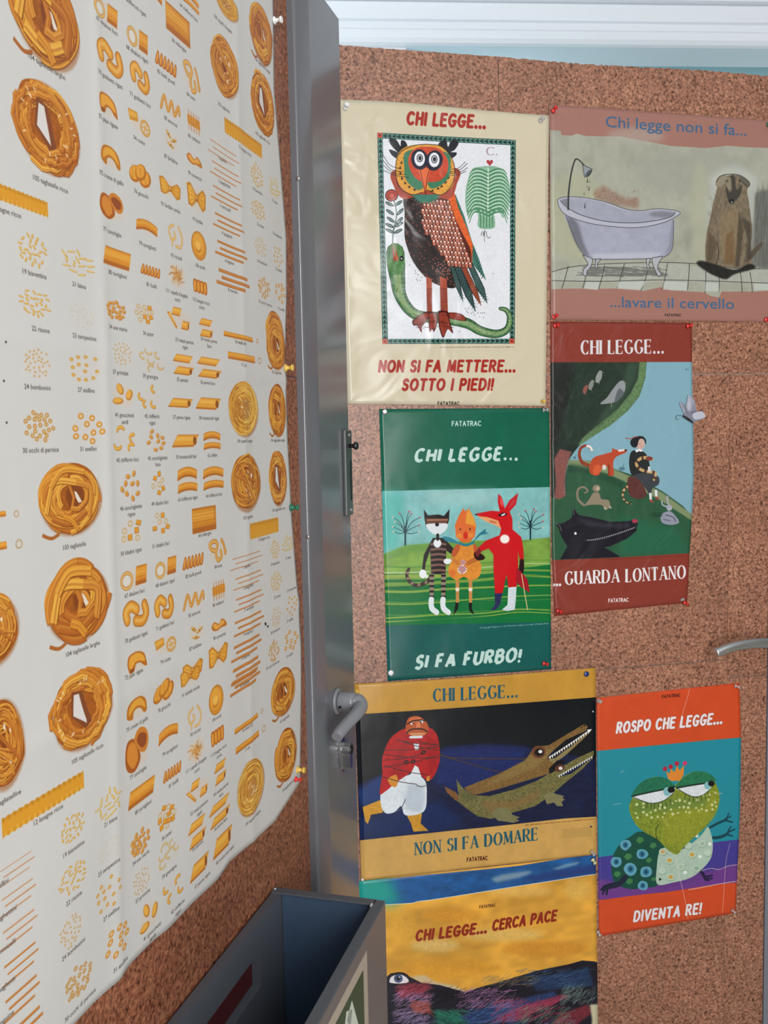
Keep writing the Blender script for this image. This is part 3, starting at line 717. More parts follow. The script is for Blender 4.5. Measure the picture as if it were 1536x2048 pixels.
def art_red(c):
    fit(c, 1090, 640, .29285)
    RD = '#86382c'
    c.f([(0, 280), (1100, 285), (1100, 1580), (0, 1640)], '#7fa9b8')
    c.f([(0, 288), (690, 285), (680, 400), (640, 520), (560, 620), (440, 720), (330, 790), (240, 850), (180, 920), (160, 960), (0, 1300)], '#26362c', nz=.12)
    c.f([(690, 287), (680, 400), (640, 520), (560, 620), (440, 720), (330, 790), (240, 850), (210, 870), (260, 800), (380, 700), (500, 600), (580, 500), (630, 400), (640, 287)], '#5f7d54', nz=.35, nc=3, b=3)
    c.f([(560, 290), (640, 290), (600, 440), (480, 620), (330, 760), (400, 620), (520, 470)], '#3c5340', b=14, a=.7)
    c.f([(0, 288), (200, 288), (120, 700), (60, 1000), (0, 1000)], '#20201f', b=20, a=.8)
    c.f([(0, 850), (230, 850), (170, 940), (150, 1000), (140, 1215), (0, 1240)], '#222e28', nz=.1)
    c.f([(150, 960), (300, 960), (450, 1010), (600, 1060), (800, 1170), (940, 1270), (1000, 1340), (1000, 1600), (0, 1640), (0, 1220), (140, 1200)], '#2d563d', sm=0, nz=.06)
    c.f([(160, 955), (300, 960), (460, 1015), (620, 1085), (800, 1180), (1000, 1325), (1000, 1370), (800, 1240), (600, 1130), (420, 1050), (150, 990)], '#7d8c66', b=3)
    c.f([(160, 980), (300, 1000), (540, 1110), (520, 1150), (300, 1050), (150, 1040)], '#234633', b=10, a=.7)
    c.f([(500, 1330), (900, 1420), (980, 1600), (500, 1610)], '#24674a', b=30, a=.7)
    c.f([(100, 880), (180, 900), (150, 980), (130, 1100), (140, 1200), (95, 1225), (62, 1215), (72, 1100), (60, 950)], '#83504a', b=3, nz=.15, nc=5)
    c.l([(160, 950), (138, 1060), (132, 1190)], 10, '#7a8680', b=2, a=.5)
    # birds
    c.f([(505, 420), (540, 420), (545, 470), (520, 520), (470, 560), (430, 570), (375, 572), (420, 530), (455, 480)], '#8e9396', sm=1); c.f([(500, 470), (535, 500), (500, 545), (470, 560)], '#5c6468', sm=1); c.l([(540, 425), (556, 432)], 6, '#555'); c.l([(450, 560), (452, 595)], 4, '#999')
    for x, y, s, q in ((365, 390, 1, '#8f9491'), (312, 445, .8, '#83867f'), (272, 475, .7, '#8a4f45')):
        c.e(x, y, 20 * s, 42 * s, q, rot=18); c.e(x + 10, y - 32 * s, 14 * s, 13 * s, q); c.l([(x + 15, y - 32 * s), (x + 36 * s, y - 30 * s)], 3, '#777'); c.l([(x, y + 36 * s), (x + 4, y + 46 * s)], 3, '#bbb')
    # wolf
    Wf = [(190, 1280), (225, 1330), (330, 1350), (450, 1378), (570, 1372), (620, 1358), (630, 1390), (620, 1440), (560, 1490), (440, 1545), (400, 1550), (470, 1590), (515, 1618), (100, 1634), (130, 1580), (150, 1545), (110, 1480), (90, 1420), (65, 1385), (110, 1390), (150, 1370), (180, 1350)]
    c.f(Wf, '#1c1b24', b=1); c.f([(200, 1350), (400, 1390), (590, 1390), (560, 1420), (300, 1410)], '#3a3943', b=12, a=.7)
    c.l([(270, 1500), (370, 1498), (480, 1465), (580, 1430), (625, 1405)], 5, '#4a4a55'); 
    for i in range(26):
        t = i / 26; x = 290 + t * 325; y = 1503 - 90 * t ** 1.4; c.e(x, y, 3, 4, '#cfd0d4')
    c.e(610, 1372, 20, 14, '#a23850'); c.e(205, 1456, 8, 9, '#fff'); c.l([(65, 1385), (95, 1400), (110, 1440)], 3, '#888'); c.l([(188, 1282), (196, 1330)], 3, '#777')
    # fox
    c.l([(290, 990), (250, 970), (232, 920), (245, 872), (285, 858), (318, 885)], 26, '#8a3a22', w2=14); c.l([(285, 860), (305, 866), (318, 888)], 14, '#e8e4e0')
    c.f([(300, 1000), (330, 940), (400, 915), (450, 900), (455, 875), (480, 885), (550, 882), (545, 905), (480, 935), (460, 980), (465, 1050), (440, 1062), (420, 1000), (385, 1010), (360, 1060), (310, 1050)], '#b5482a', sm=1)
    c.f([(330, 1000), (370, 990), (375, 1040), (330, 1052)], '#d05a33', sm=1, b=3); c.f([(490, 886), (545, 880), (548, 892), (500, 900)], '#ded8d4'); c.e(545, 888, 8, 6, '#191919'); c.l([(430, 990), (432, 1060)], 13, '#8f3720'); c.e(400, 1005, 14, 18, '#d8cfc8', b=2)
    # child
    c.f([(585, 900), (640, 890), (690, 920), (712, 1000), (700, 1040), (640, 1060), (590, 1060), (570, 980)], '#26292b', sm=1); c.f([(600, 1060), (700, 1045), (770, 1070), (772, 1120), (730, 1150), (715, 1200), (690, 1160), (650, 1110)], '#3b4045', sm=1)
    c.f([(570, 1070), (640, 1090), (690, 1190), (640, 1222), (580, 1200), (560, 1130)], '#5b3430', sm=1, nz=.1)
    c.e(648, 846, 30, 38, '#c9a79b'); c.f([(580, 850), (582, 820), (620, 795), (665, 795), (686, 820), (684, 850), (670, 815), (640, 815), (625, 862), (600, 870)], '#20242a', sm=1); c.l([(545, 806), (580, 810), (605, 800), (630, 795)], 6, '#9c5350'); c.f([(610, 888), (640, 880), (664, 888), (655, 900), (638, 895), (620, 905)], '#e3e4e6')
    c.l([(640, 845), (646, 846)], 3, '#333'); c.l([(650, 862), (664, 862)], 2, '#a55')
    sn = smooth([(725, 950), (690, 940), (650, 945), (620, 980), (650, 1020), (700, 1035), (750, 1045), (740, 1090)], False); c.put(c.outl(c.T(sn), np.linspace(24, 18, len(sn)) * c.unit(), 2), '#c3a26f')
    for i in range(3, len(sn) - 3, 6): c.l([sn[i], sn[i + 2]], 23, '#54382e', sm=0, cap=0)
    c.e(708, 946, 24, 15, '#7f3c34')
    sn = smooth([(556, 1140), (530, 1170), (530, 1210), (548, 1240), (585, 1256)], False); c.put(c.outl(c.T(sn), np.linspace(20, 5, len(sn)) * c.unit(), 2), '#c3a26f')
    for i in range(1, len(sn) - 3, 5): c.l([sn[i], sn[i + 2]], 18, '#40302a', sm=0, cap=0)
    for x, y in ((706, 1180), (744, 1160)): c.f([(x, y), (x + 18, y), (x + 20, y + 48), (x + 4, y + 48)], '#dadde0'); c.f([(x + 2, y + 44), (x + 22, y + 46), (x + 34, y + 70), (x + 8, y + 62)], '#93453c')
    c.f([(700, 1000), (715, 1000), (716, 1036), (700, 1034)], '#d9d9da')
    # monkey, rabbits
    c.l([(260, 1262), (222, 1220), (222, 1160), (258, 1140), (290, 1165), (268, 1180)], 18, '#857a66', w2=10)
    c.f([(325, 1180), (365, 1180), (380, 1220), (430, 1230), (440, 1278), (410, 1290), (380, 1262), (300, 1262), (265, 1268), (300, 1220)], '#8c806a', sm=1, b=1); c.e(348, 1148, 26, 24, '#8d806b'); c.e(356, 1150, 12, 12, '#b8a98f'); c.l([(400, 1280), (412, 1292)], 8, '#cbbfa8'); c.l([(436, 1270), (446, 1282)], 8, '#cbbfa8')
    c.f([(800, 1320), (850, 1305), (890, 1340), (912, 1382), (860, 1398), (800, 1385), (785, 1350)], '#8f93a2', sm=1); c.e(846, 1282, 20, 20, '#a2a6b3'); c.l([(842, 1270), (830, 1215), (836, 1205)], 11, '#a2a6b3'); c.l([(836, 1276), (800, 1262), (794, 1238)], 11, '#a2a6b3'); c.l([(820, 1330), (870, 1345), (890, 1375)], 6, '#484b58'); c.l([(805, 1360), (850, 1370)], 5, '#4c4f5c'); c.e(760, 1330, 40, 16, '#1d3a2a', b=6, a=.6)
    c.e(520, 1015, 22, 12, '#4f7a86'); c.l([(528, 1008), (532, 985)], 6, '#4f7a86'); c.e(200, 940, 12, 10, '#5a7f88'); c.l([(206, 935), (210, 918)], 4, '#5a7f88')
    # butterfly body side that lies on the sheet
    c.f([(0, 0), (1200, 0), (1200, 286), (0, 290)], RD, nz=.03); c.f([(0, 1640), (420, 1625), (1200, 1578), (1200, 2100), (0, 2100)], RD, nz=.03)
    c.strokes('CHI LEGGE...', (248, 234), (802, 226), 92, '#d9d6da', 'serif', .2, 0, .38)
    c.strokes('...', (58, 1812), (102, 1812), 88, '#e4e2e4', 'serif', .2, 0, .38)
    c.strokes('GUARDA', (140, 1806), (500, 1788), 88, '#e4e2e4', 'serif', .2, 0, .38)
    c.strokes('LONTANO', (554, 1788), (950, 1762), 88, '#e4e2e4', 'serif', .2, 0, .38)
    c.strokes('FATATRAC', (432, 1926), (566, 1920), 27 * .84, '#f0e8e6', 'brush', .21, 0, .36)
    micro(c, (415, 1638), (960, 1610), 6, '#5c1c14', 2)
    c.e(960, 336, 5, 7, '#567a8b'); c.e(972, 340, 4, 4, '#567a8b')
def art_green(c):
    fit(c, 740, 800, .2784)
    c.f([(40, 0), (1400, 0), (1400, 632), (40, 655)], '#15604a', nz=.05, nc=80)
    c.f([(40, 655), (1400, 622), (1400, 1620), (40, 1620)], '#7fb9b8', nz=.1, nc=50)
    c.f([(60, 655), (240, 655), (200, 1080), (60, 1110)], '#3fae9f', b=40, a=.7)
    c.f([(400, 640), (900, 640), (860, 760), (420, 740)], '#a9c8c4', b=30, a=.5)
    c.f([(90, 1110), (250, 1045), (420, 1030), (700, 1010), (1100, 1005), (1300, 985), (1300, 1650), (100, 1650)], '#7aa045', nz=.14, nc=40, na=2)
    c.f([(90, 1110), (250, 1045), (420, 1030), (800, 1015), (800, 1060), (300, 1090), (100, 1160)], '#5f9140', b=12, a=.7)
    c.f([(90, 1290), (400, 1290), (1300, 1180), (1300, 1660), (100, 1660)], '#166f38', b=4, nz=.05)
    r = random.Random(3)
    for y0, y1, w, q in ((1200, 1150, 12, '#4c8a3a'), (1250, 1210, 8, '#2f6a30'), (1270, 1225, 26, '#93a84a'), (1320, 1270, 34, '#8aa544'), (1372, 1330, 22, '#9fb04c'), (1300, 1260, 5, '#1f5a2c'), (1350, 1300, 6, '#1f5a2c'), (1460, 1400, 14, '#a2b34c'), (1450, 1430, 6, '#7aa045'), (1560, 1510, 14, '#a6b64c'), (1585, 1530, 12, '#b0b94e'), (1240, 1175, 14, '#b4cf9a'), (1540, 1500, 6, '#7aa045')):
        c.l([(100, y0 + r.uniform(-8, 8)), (300, y0 + r.uniform(-6, 6)), (520, y0 - 14 + r.uniform(-8, 8)), (820, (y0 + y1) / 2 - 6), (1060, y1 + r.uniform(-14, 10)), (1300, y1)], w * .85, q, w2=w * .45, a=.8)
    c.f([(100, 1600), (500, 1570), (900, 1550), (1300, 1550), (1300, 1640), (100, 1640)], '#13703a', b=4)
    c.f([(90, 1618), (1400, 1590), (1400, 2100), (90, 2100)], '#175a55', nz=.05, nc=80)
    # trees
    for x, y, s in ((252, 1040, 1), (1150, 1000, .9)):
        c.l([(x, y), (x, y - 130)], 12, '#17343a', sm=0)
        for dx, dy in ((-85, -95), (-90, -130), (-75, -165), (-90, -198), (-40, -225), (28, -240), (44, -222), (104, -196), (100, -142), (98, -94)):
            c.l([(x, y - 90), (x + dx * s * .45, y + (dy * .8 - 5) * s), (x + dx * s, y + dy * s)], 6, '#1a3b40', w2=3); c.e(x + dx * s, y + dy * s, 7, 7, '#c4b6a4' if dx % 4 else '#b0606a')
    # cat
    c.l([(440, 1270), (400, 1310), (330, 1330), (280, 1300), (262, 1250), (278, 1212)], 30, '#3a2a26', w2=20)
    for i, p in enumerate(((400, 1308), (350, 1325), (300, 1316), (272, 1280), (268, 1240))): c.e(p[0], p[1], 10, 14, '#8a7464', rot=20 + 20 * i)
    c.f([(450, 990), (530, 990), (600, 1070), (590, 1110), (545, 1080), (540, 1250), (440, 1250), (430, 1080), (398, 1170), (392, 1230), (372, 1220), (385, 1110)], '#241b1a', sm=0)
    for y in range(1030, 1250, 38): c.l([(438, y + 6), (490, y), (540, y + 6)], 16, '#7d5a50')
    for x in (424, 508): 
        c.f([(x, 1245), (x + 36, 1245), (x + 30, 1430), (x + 2, 1430)], '#8f8373')
        for y in range(1260, 1420, 38): c.l([(x, y), (x + 34, y)], 16, '#2a201d', sm=0, cap=0)
        c.f([(x - 2, 1420), (x + 32, 1420), (x + 34, 1480), (x + 70, 1515), (x + 62, 1542), (x + 40, 1538), (x, 1500)], '#dde4e8', sm=1)
    c.f([(385, 785), (415, 828), (490, 822), (530, 832), (570, 782), (566, 860), (545, 930), (490, 968), (440, 955), (400, 910), (390, 850)], '#1d1716'); c.f([(398, 850), (560, 850), (552, 885), (400, 885)], '#6a4033'); c.l([(410, 862), (555, 860)], 7, '#b08560'); c.f([(400, 895), (470, 885), (500, 885), (556, 890), (540, 935), (490, 968), (435, 950)], '#d9e0e4', sm=1); c.e(480, 894, 14, 14, '#151011')
    c.e(482, 1028, 28, 32, '#e6e9ec', b=2); c.l([(484, 968), (484, 1000)], 22, '#241b1a', sm=0)
    c.e(378, 1248, 26, 32, '#e7ebee'); c.e(402, 1265, 14, 12, '#e7ebee'); c.e(552, 1158, 26, 20, '#e7ebee'); c.e(585, 1148, 20, 12, '#e7ebee')
    # hooded figure
    c.f([(640, 1040), (730, 1040), (762, 1060), (770, 1130), (798, 1190), (780, 1270), (720, 1292), (672, 1270), (620, 1292), (570, 1260), (562, 1200), (600, 1130), (590, 1080)], '#d98a34', sm=1, nz=.06, nc=20)
    c.e(690, 1100, 24, 22, '#c67428', a=.4); c.e(690, 1100, 16, 14, '#dd9038', a=.7); c.e(745, 1210, 24, 22, '#c67428', a=.5); c.e(745, 1210, 16, 14, '#dd9038'); c.e(590, 1240, 26, 26, '#d46a34', a=.7, b=4)
    c.f([(610, 1045), (640, 1038), (640, 1075), (605, 1125), (582, 1110)], '#b9572e', sm=1); c.f([(745, 1030), (765, 1050), (798, 1100), (780, 1120), (745, 1085)], '#b9572e', sm=1); c.f([(570, 1120), (640, 1160), (640, 1190), (580, 1150)], '#c07034', a=.8); c.f([(760, 1120), (690, 1160), (690, 1190), (790, 1150)], '#b06030', a=.8)
    c.f([(668, 776), (684, 800), (706, 778), (740, 840), (760, 900), (750, 980), (710, 1022), (660, 1024), (615, 980), (608, 900), (630, 840)], '#d9692c', sm=0); c.f([(706, 780), (745, 850), (758, 920), (740, 900), (684, 888), (690, 820)], '#e39a3a', b=4); c.e(684, 950, 66, 62, '#d96a30'); c.e(640, 975, 22, 18, '#e08a3c', b=6); c.e(722, 970, 22, 18, '#e08a3c', b=6)
    c.e(646, 928, 5, 7, '#1c1c1c'); c.e(716, 926, 5, 7, '#1c1c1c'); c.e(684, 972, 16, 27, '#cc2d1c')
    c.l([(640, 1028), (690, 1042), (740, 1022)], 18, '#2c7a86'); c.f([(640, 1030), (580, 990), (524, 980), (540, 1010), (620, 1030)], '#2f7f92', sm=1); c.f([(735, 1020), (780, 960), (830, 922), (826, 948), (852, 956), (790, 970), (748, 1010)], '#2a7486')
    c.e(660, 1216, 34, 32, '#e6dad6'); c.e(666, 1165, 20, 18, '#e6dad6')
    c.put(np.concatenate([c.ed(c.T([(x, y), (x + 8, y), (x + 8, y + 8), (x, y + 8)])) for i, x in enumerate(range(632, 690, 8)) for j, y in enumerate(range(1190, 1242, 8)) if (i + j) % 2 and (x - 656) ** 2 + (y - 1212) ** 2 < 900]), '#8f1f2e')
    c.put(np.concatenate([c.ed(c.T([(x, y), (x + 6, y), (x + 6, y + 6), (x, y + 6)])) for i, x in enumerate(range(648, 684, 6)) for j, y in enumerate(range(1150, 1180, 6)) if (i + j) % 2]), '#8f1f2e')
    for x in (612, 706):
        c.f([(x, 1290), (x + 28, 1290), (x + 26, 1455), (x + 4, 1455)], '#c2874c', nz=.05); c.e(x + 14, 1360, 15, 14, '#e8dccb')
    c.f([(612, 1455), (636, 1455), (630, 1500), (596, 1548), (606, 1500)], '#14140f'); c.f([(708, 1455), (730, 1455), (730, 1500), (746, 1538), (720, 1525), (708, 1500)], '#14140f')
    # fox
    FX = [(940, 925), (930, 900), (840, 868), (775, 832), (760, 815), (870, 795), (930, 800), (915, 730), (918, 672), (945, 700), (966, 780), (1000, 720), (1062, 668), (1045, 750), (1000, 800), (1020, 850), (1022, 930), (1085, 985), (1100, 1080), (1102, 1180), (1082, 1190), (1058, 1080), (1062, 1200), (1050, 1340), (990, 1345), (978, 1250), (948, 1390), (895, 1390), (885, 1230), (885, 1110), (850, 1065), (790, 1090), (775, 1060), (830, 1010), (930, 970)]
    c.f(FX, '#c8171e', b=1); c.f([(765, 832), (840, 840), (920, 866), (940, 925), (900, 900), (830, 872)], '#e2a06a', sm=0, b=2); c.e(880, 875, 30, 8, '#a8442c', rot=15, a=.5); c.f([(750, 820), (768, 818), (768, 828), (755, 828)], '#111')
    c.f([(915, 825), (950, 808), (985, 815), (972, 830), (930, 836)], '#141014'); c.f([(935, 826), (965, 812), (972, 820), (950, 832)], '#e9e6e6'); c.f([(928, 690), (950, 720), (960, 770), (935, 750)], '#e2505a', b=3); c.f([(1050, 690), (1030, 750), (990, 780), (1010, 730)], '#c03a48', b=3)
    c.e(966, 998, 34, 32, '#f2ece4', b=4)
    c.f([(1075, 1150), (1102, 1150), (1100, 1235), (1078, 1250), (1066, 1235)], '#2a1418', sm=1); c.f([(750, 1090), (790, 1100), (822, 1125), (815, 1145), (770, 1150), (745, 1120)], '#2a1416', sm=1); c.f([(780, 1060), (800, 1085), (770, 1130), (750, 1100)], '#7a2a28')
    c.f([(1050, 1200), (1090, 1240), (1130, 1290), (1146, 1385), (1080, 1340), (1045, 1300)], '#a01c28', sm=0); c.l([(1086, 1250), (1108, 1380), (1130, 1505)], 7, '#d2bd86')
    c.f([(892, 1388), (948, 1385), (930, 1470), (900, 1505), (860, 1508), (895, 1470)], '#2b2f55', sm=0, nz=.1); c.f([(990, 1345), (1050, 1340), (1045, 1440), (1038, 1505), (985, 1515), (945, 1505), (985, 1470)], '#cfd8de', sm=0, nz=.05)
    LT = '#bfd9d2'
    c.strokes('FATATRAC', (588, 186), (794, 184), 38 * .84, LT, 'brush', .21, 0, .36)
    c.strokes('CHI LEGGE...', (322, 440), (1052, 424), 84, LT, 'chisel', .27, .2, .46, 5)
    c.strokes('SI FA FURBO!', (326, 1926), (1066, 1874), 88, LT, 'chisel', .27, .2, .46, 8)
    c.text('© Copyright Fatatrac s.r.l. da "Pinocchio, il gatto e la volpe" di Sophie Fatus', (785, 1640), (1282, 1608), 12, '#bcd3cd', 0)

def art_gold(c):
    fit(c, 690, 1330, .33854)
    c.f([(40, 290), (500, 262), (900, 232), (1500, 186), (1500, 890), (1100, 925), (500, 990), (60, 1036)], '#0d1218')
    c.f([(60, 720), (140, 668), (300, 620), (520, 520), (600, 480), (800, 466), (1000, 472), (1200, 500), (1500, 560), (1500, 900), (1100, 930), (500, 990), (60, 1036)], '#141c3c', b=3, nz=.2, nc=12, na=3)
    c.f([(560, 490), (800, 470), (1080, 480), (1000, 640), (700, 740), (520, 700)], '#1b2a66', b=25, a=.8, nz=.15, nc=8, na=3)
    c.f([(70, 740), (220, 640), (220, 820), (90, 830)], '#1e3a72', b=15, a=.9); c.f([(60, 900), (560, 800), (700, 930), (500, 990), (70, 1030)], '#142a5c', b=30, a=.8, nz=.15)
    # lion tamer-like strongman
    c.f([(102, 835), (210, 792), (222, 868), (150, 880), (146, 900), (132, 935), (118, 920)], '#c9912c', sm=0, nz=.1); c.f([(360, 880), (452, 872), (444, 930), (490, 975), (402, 980), (386, 930)], '#c48f2e', nz=.1)
    c.f([(215, 740), (300, 680), (400, 640), (470, 680), (480, 770), (470, 850), (420, 880), (350, 880), (330, 830), (290, 865), (240, 872), (212, 830)], '#d6dee4', sm=1, nz=.06, nc=14); c.f([(370, 700), (460, 700), (470, 800), (440, 870), (360, 850), (350, 780)], '#a9b6c2', b=10, a=.6); c.l([(355, 790), (330, 840), (300, 862)], 5, '#4b5663')
    c.f([(360, 370), (300, 400), (260, 440), (232, 500), (216, 560), (218, 640), (202, 755), (240, 740), (300, 690), (400, 620), (412, 590), (440, 640), (490, 680), (530, 640), (556, 560), (555, 480), (540, 410), (490, 365)], '#b01f22', sm=1, nz=.1, nc=14); c.f([(360, 400), (380, 420), (340, 640), (260, 700), (300, 520)], '#8f171c', b=8, a=.5); c.f([(470, 400), (540, 450), (540, 600), (500, 650), (480, 520)], '#8c161b', b=10, a=.5)
    c.f([(402, 462), (436, 460), (432, 498), (412, 500)], '#d5dbe2'); c.f([(410, 588), (430, 600), (450, 660), (380, 650)], '#dbe2e6')
    c.f([(368, 318), (400, 300), (440, 304), (480, 335), (492, 380), (470, 410), (420, 418), (372, 405), (356, 370)], '#b5532c', sm=1); c.f([(380, 312), (440, 304), (470, 330), (375, 330)], '#c9693f', b=3); c.f([(380, 400), (470, 398), (450, 416), (400, 416)], '#c98a5c', sm=1); c.f([(420, 335), (440, 335), (446, 366), (418, 368)], '#cf7a4c'); c.l([(366, 346), (400, 326), (450, 322), (470, 326)], 7, '#15100e', sm=0); c.f([(385, 340), (404, 336), (402, 350), (388, 350)], '#eee'); c.f([(440, 326), (458, 325), (460, 340), (444, 340)], '#ddd'); c.e(400, 343, 5, 5, '#111'); c.e(446, 334, 5, 5, '#111')
    c.l([(362, 402), (380, 382), (420, 374), (462, 378), (484, 392)], 7, '#1a1210'); c.l([(384, 424), (450, 422)], 14, '#d8dce2')
    c.f([(252, 668), (300, 645), (310, 690), (296, 718), (276, 712), (262, 700)], '#cf8a34', sm=1); c.f([(480, 655), (500, 650), (496, 680), (478, 684)], '#c98834')
    for a, b in (((300, 440), (540, 465)), ((232, 500), (550, 478)), ((222, 525), (555, 545)), ((220, 560), (470, 520)), ((225, 600), (552, 530)), ((340, 450), (556, 500)), ((230, 590), (480, 645)), ((220, 655), (420, 700)), ((420, 706), (475, 708)), ((560, 470), (420, 440))):
        c.l([a, ((a[0] + b[0]) / 2, (a[1] + b[1]) / 2 + 8), b], 4, '#3d2a28')
    for x, y in ((360, 570), (400, 566), (460, 512)): c.e(x, y, 15, 12, '#221a1c', rot=-20); c.e(x, y, 8, 6, '#7d2226')
    c.l([(555, 525), (640, 545), (900, 550), (1100, 550)], 5, '#51381f'); c.l([(560, 530), (700, 570), (900, 625), (1080, 645)], 5, '#4a3524')
    # crocodiles
    CR = [(700, 720), (900, 640), (1060, 560), (1100, 500), (1150, 475), (1200, 470), (1300, 410), (1410, 345), (1430, 360), (1420, 385), (1300, 440), (1230, 500), (1190, 540), (1230, 545), (1330, 480), (1440, 385), (1454, 380), (1400, 440), (1300, 530), (1230, 580), (1200, 640), (900, 730), (740, 770)]
    c.f(CR, '#7a5d33', sm=0, nz=.22, nc=6); c.f([(1150, 500), (1230, 490), (1130, 600), (950, 670), (780, 730)], '#8e7a48', b=12, a=.6); c.f([(1200, 560), (1330, 480), (1440, 390), (1300, 530), (1230, 580)], '#8f8a62', b=4, a=.7)
    c2 = [(655, 672), (690, 720), (740, 765), (850, 770), (1000, 730), (1130, 680), (1200, 640), (1250, 615), (1360, 550), (1465, 502), (1466, 530), (1380, 580), (1250, 660), (1240, 665), (1330, 640), (1466, 540), (1400, 610), (1300, 690), (1220, 760), (1120, 830), (980, 870), (860, 905), (780, 890), (710, 840), (660, 800), (600, 750), (583, 712), (650, 745), (670, 770), (660, 720)]
    c.f(c2, '#6f6a3e', sm=0, nz=.25, nc=6); c.f([(800, 800), (1000, 800), (1150, 730), (1130, 790), (980, 850), (860, 880)], '#84663c', b=14, a=.7); c.f([(583, 712), (650, 745), (668, 775), (655, 800), (600, 750)], '#7d5430', nz=.1); c.f([(700, 740), (800, 780), (700, 800)], '#55583a', b=8, a=.6)
    c.lines([[(x, y), (x + 9, y + 7)] for x, y in inside(c2, 260, 4, 3)], 2, '#2b2a1a', a=.5); c.lines([[(x, y), (x + 9, y + 3)] for x, y in inside(CR, 130, 5, 3)], 2, '#3b2a18', a=.4)
    c.f([(1190, 555), (1240, 545), (1330, 475), (1430, 395), (1452, 380), (1300, 470), (1230, 520)], '#14141a'); c.f([(1205, 640), (1200, 610), (1250, 560), (1300, 560), (1260, 612)], '#0f1018')
    for i in range(17):
        t = i / 17; x = 1200 + 240 * t; y = 548 - 160 * t ** 1.05; c.f([(x, y - 9), (x + 15, y - 18), (x + 9, y + 8)], '#e9e9e4')
    for i in range(15):
        t = i / 15; x = 1255 + 205 * t; y = 655 - 118 * t; c.f([(x, y - 3), (x + 13, y - 13), (x + 8, y + 9)], '#dfe0d8')
    c.f([(1425, 380), (1455, 376), (1440, 395)], '#eee')
    c.e(1140, 510, 42, 38, '#6b3f2a'); c.e(1143, 512, 28, 24, '#1c1414'); c.e(1150, 508, 12, 10, '#e6e6e2'); c.e(1264, 606, 30, 20, '#5c3024', rot=-20); c.e(1270, 607, 12, 10, '#d6d6d2'); c.e(1410, 355, 6, 5, '#1a1410'); c.e(1393, 366, 4, 4, '#1a1410')
    c.f([(1170, 770), (1210, 745), (1250, 760), (1290, 770), (1280, 785), (1296, 790), (1276, 805), (1285, 830), (1250, 830), (1230, 808), (1190, 820)], '#7b7752', sm=0, nz=.1); c.f([(860, 870), (900, 838), (960, 842), (985, 880), (1030, 895), (1010, 905), (1028, 918), (990, 928), (940, 920), (900, 915)], '#77744f', sm=0, nz=.1)
    c.f([(0, 0), (1560, 0), (1560, 180), (1466, 188), (900, 232), (500, 262), (40, 290), (0, 290)], '#c08f38', nz=.04, nc=60); c.f([(40, 1036), (300, 1008), (500, 988), (1100, 925), (1300, 902), (1560, 886), (1560, 1300), (40, 1300)], '#c99e56', nz=.05, nc=60)
    T = '#1f5668'
    c.strokes('CHI LEGGE...', (524, 214), (1012, 186), 74, T, 'serif', .2, 0, .38)
    c.strokes('NON SI FA DOMARE', (414, 1118), (1132, 1030), 72, T, 'serif', .2, 0, .38)
    c.strokes('FATATRAC', (718, 1156), (838, 1146), 26 * .84, '#4a1610', 'brush', .21, 0, .36)
    micro(c, (1062, 946), (1468, 908), 8, '#6a4018', 3)
    c.f([(1280, 965), (1452, 950), (1456, 1008), (1280, 1018)], '#b5904f', a=.7)
    c.e(1450, 948, 6, 7, '#16181a'); c.e(1452, 944, 3, 3, '#ddd'); c.e(1461, 272, 4, 5, '#e8e8e8')

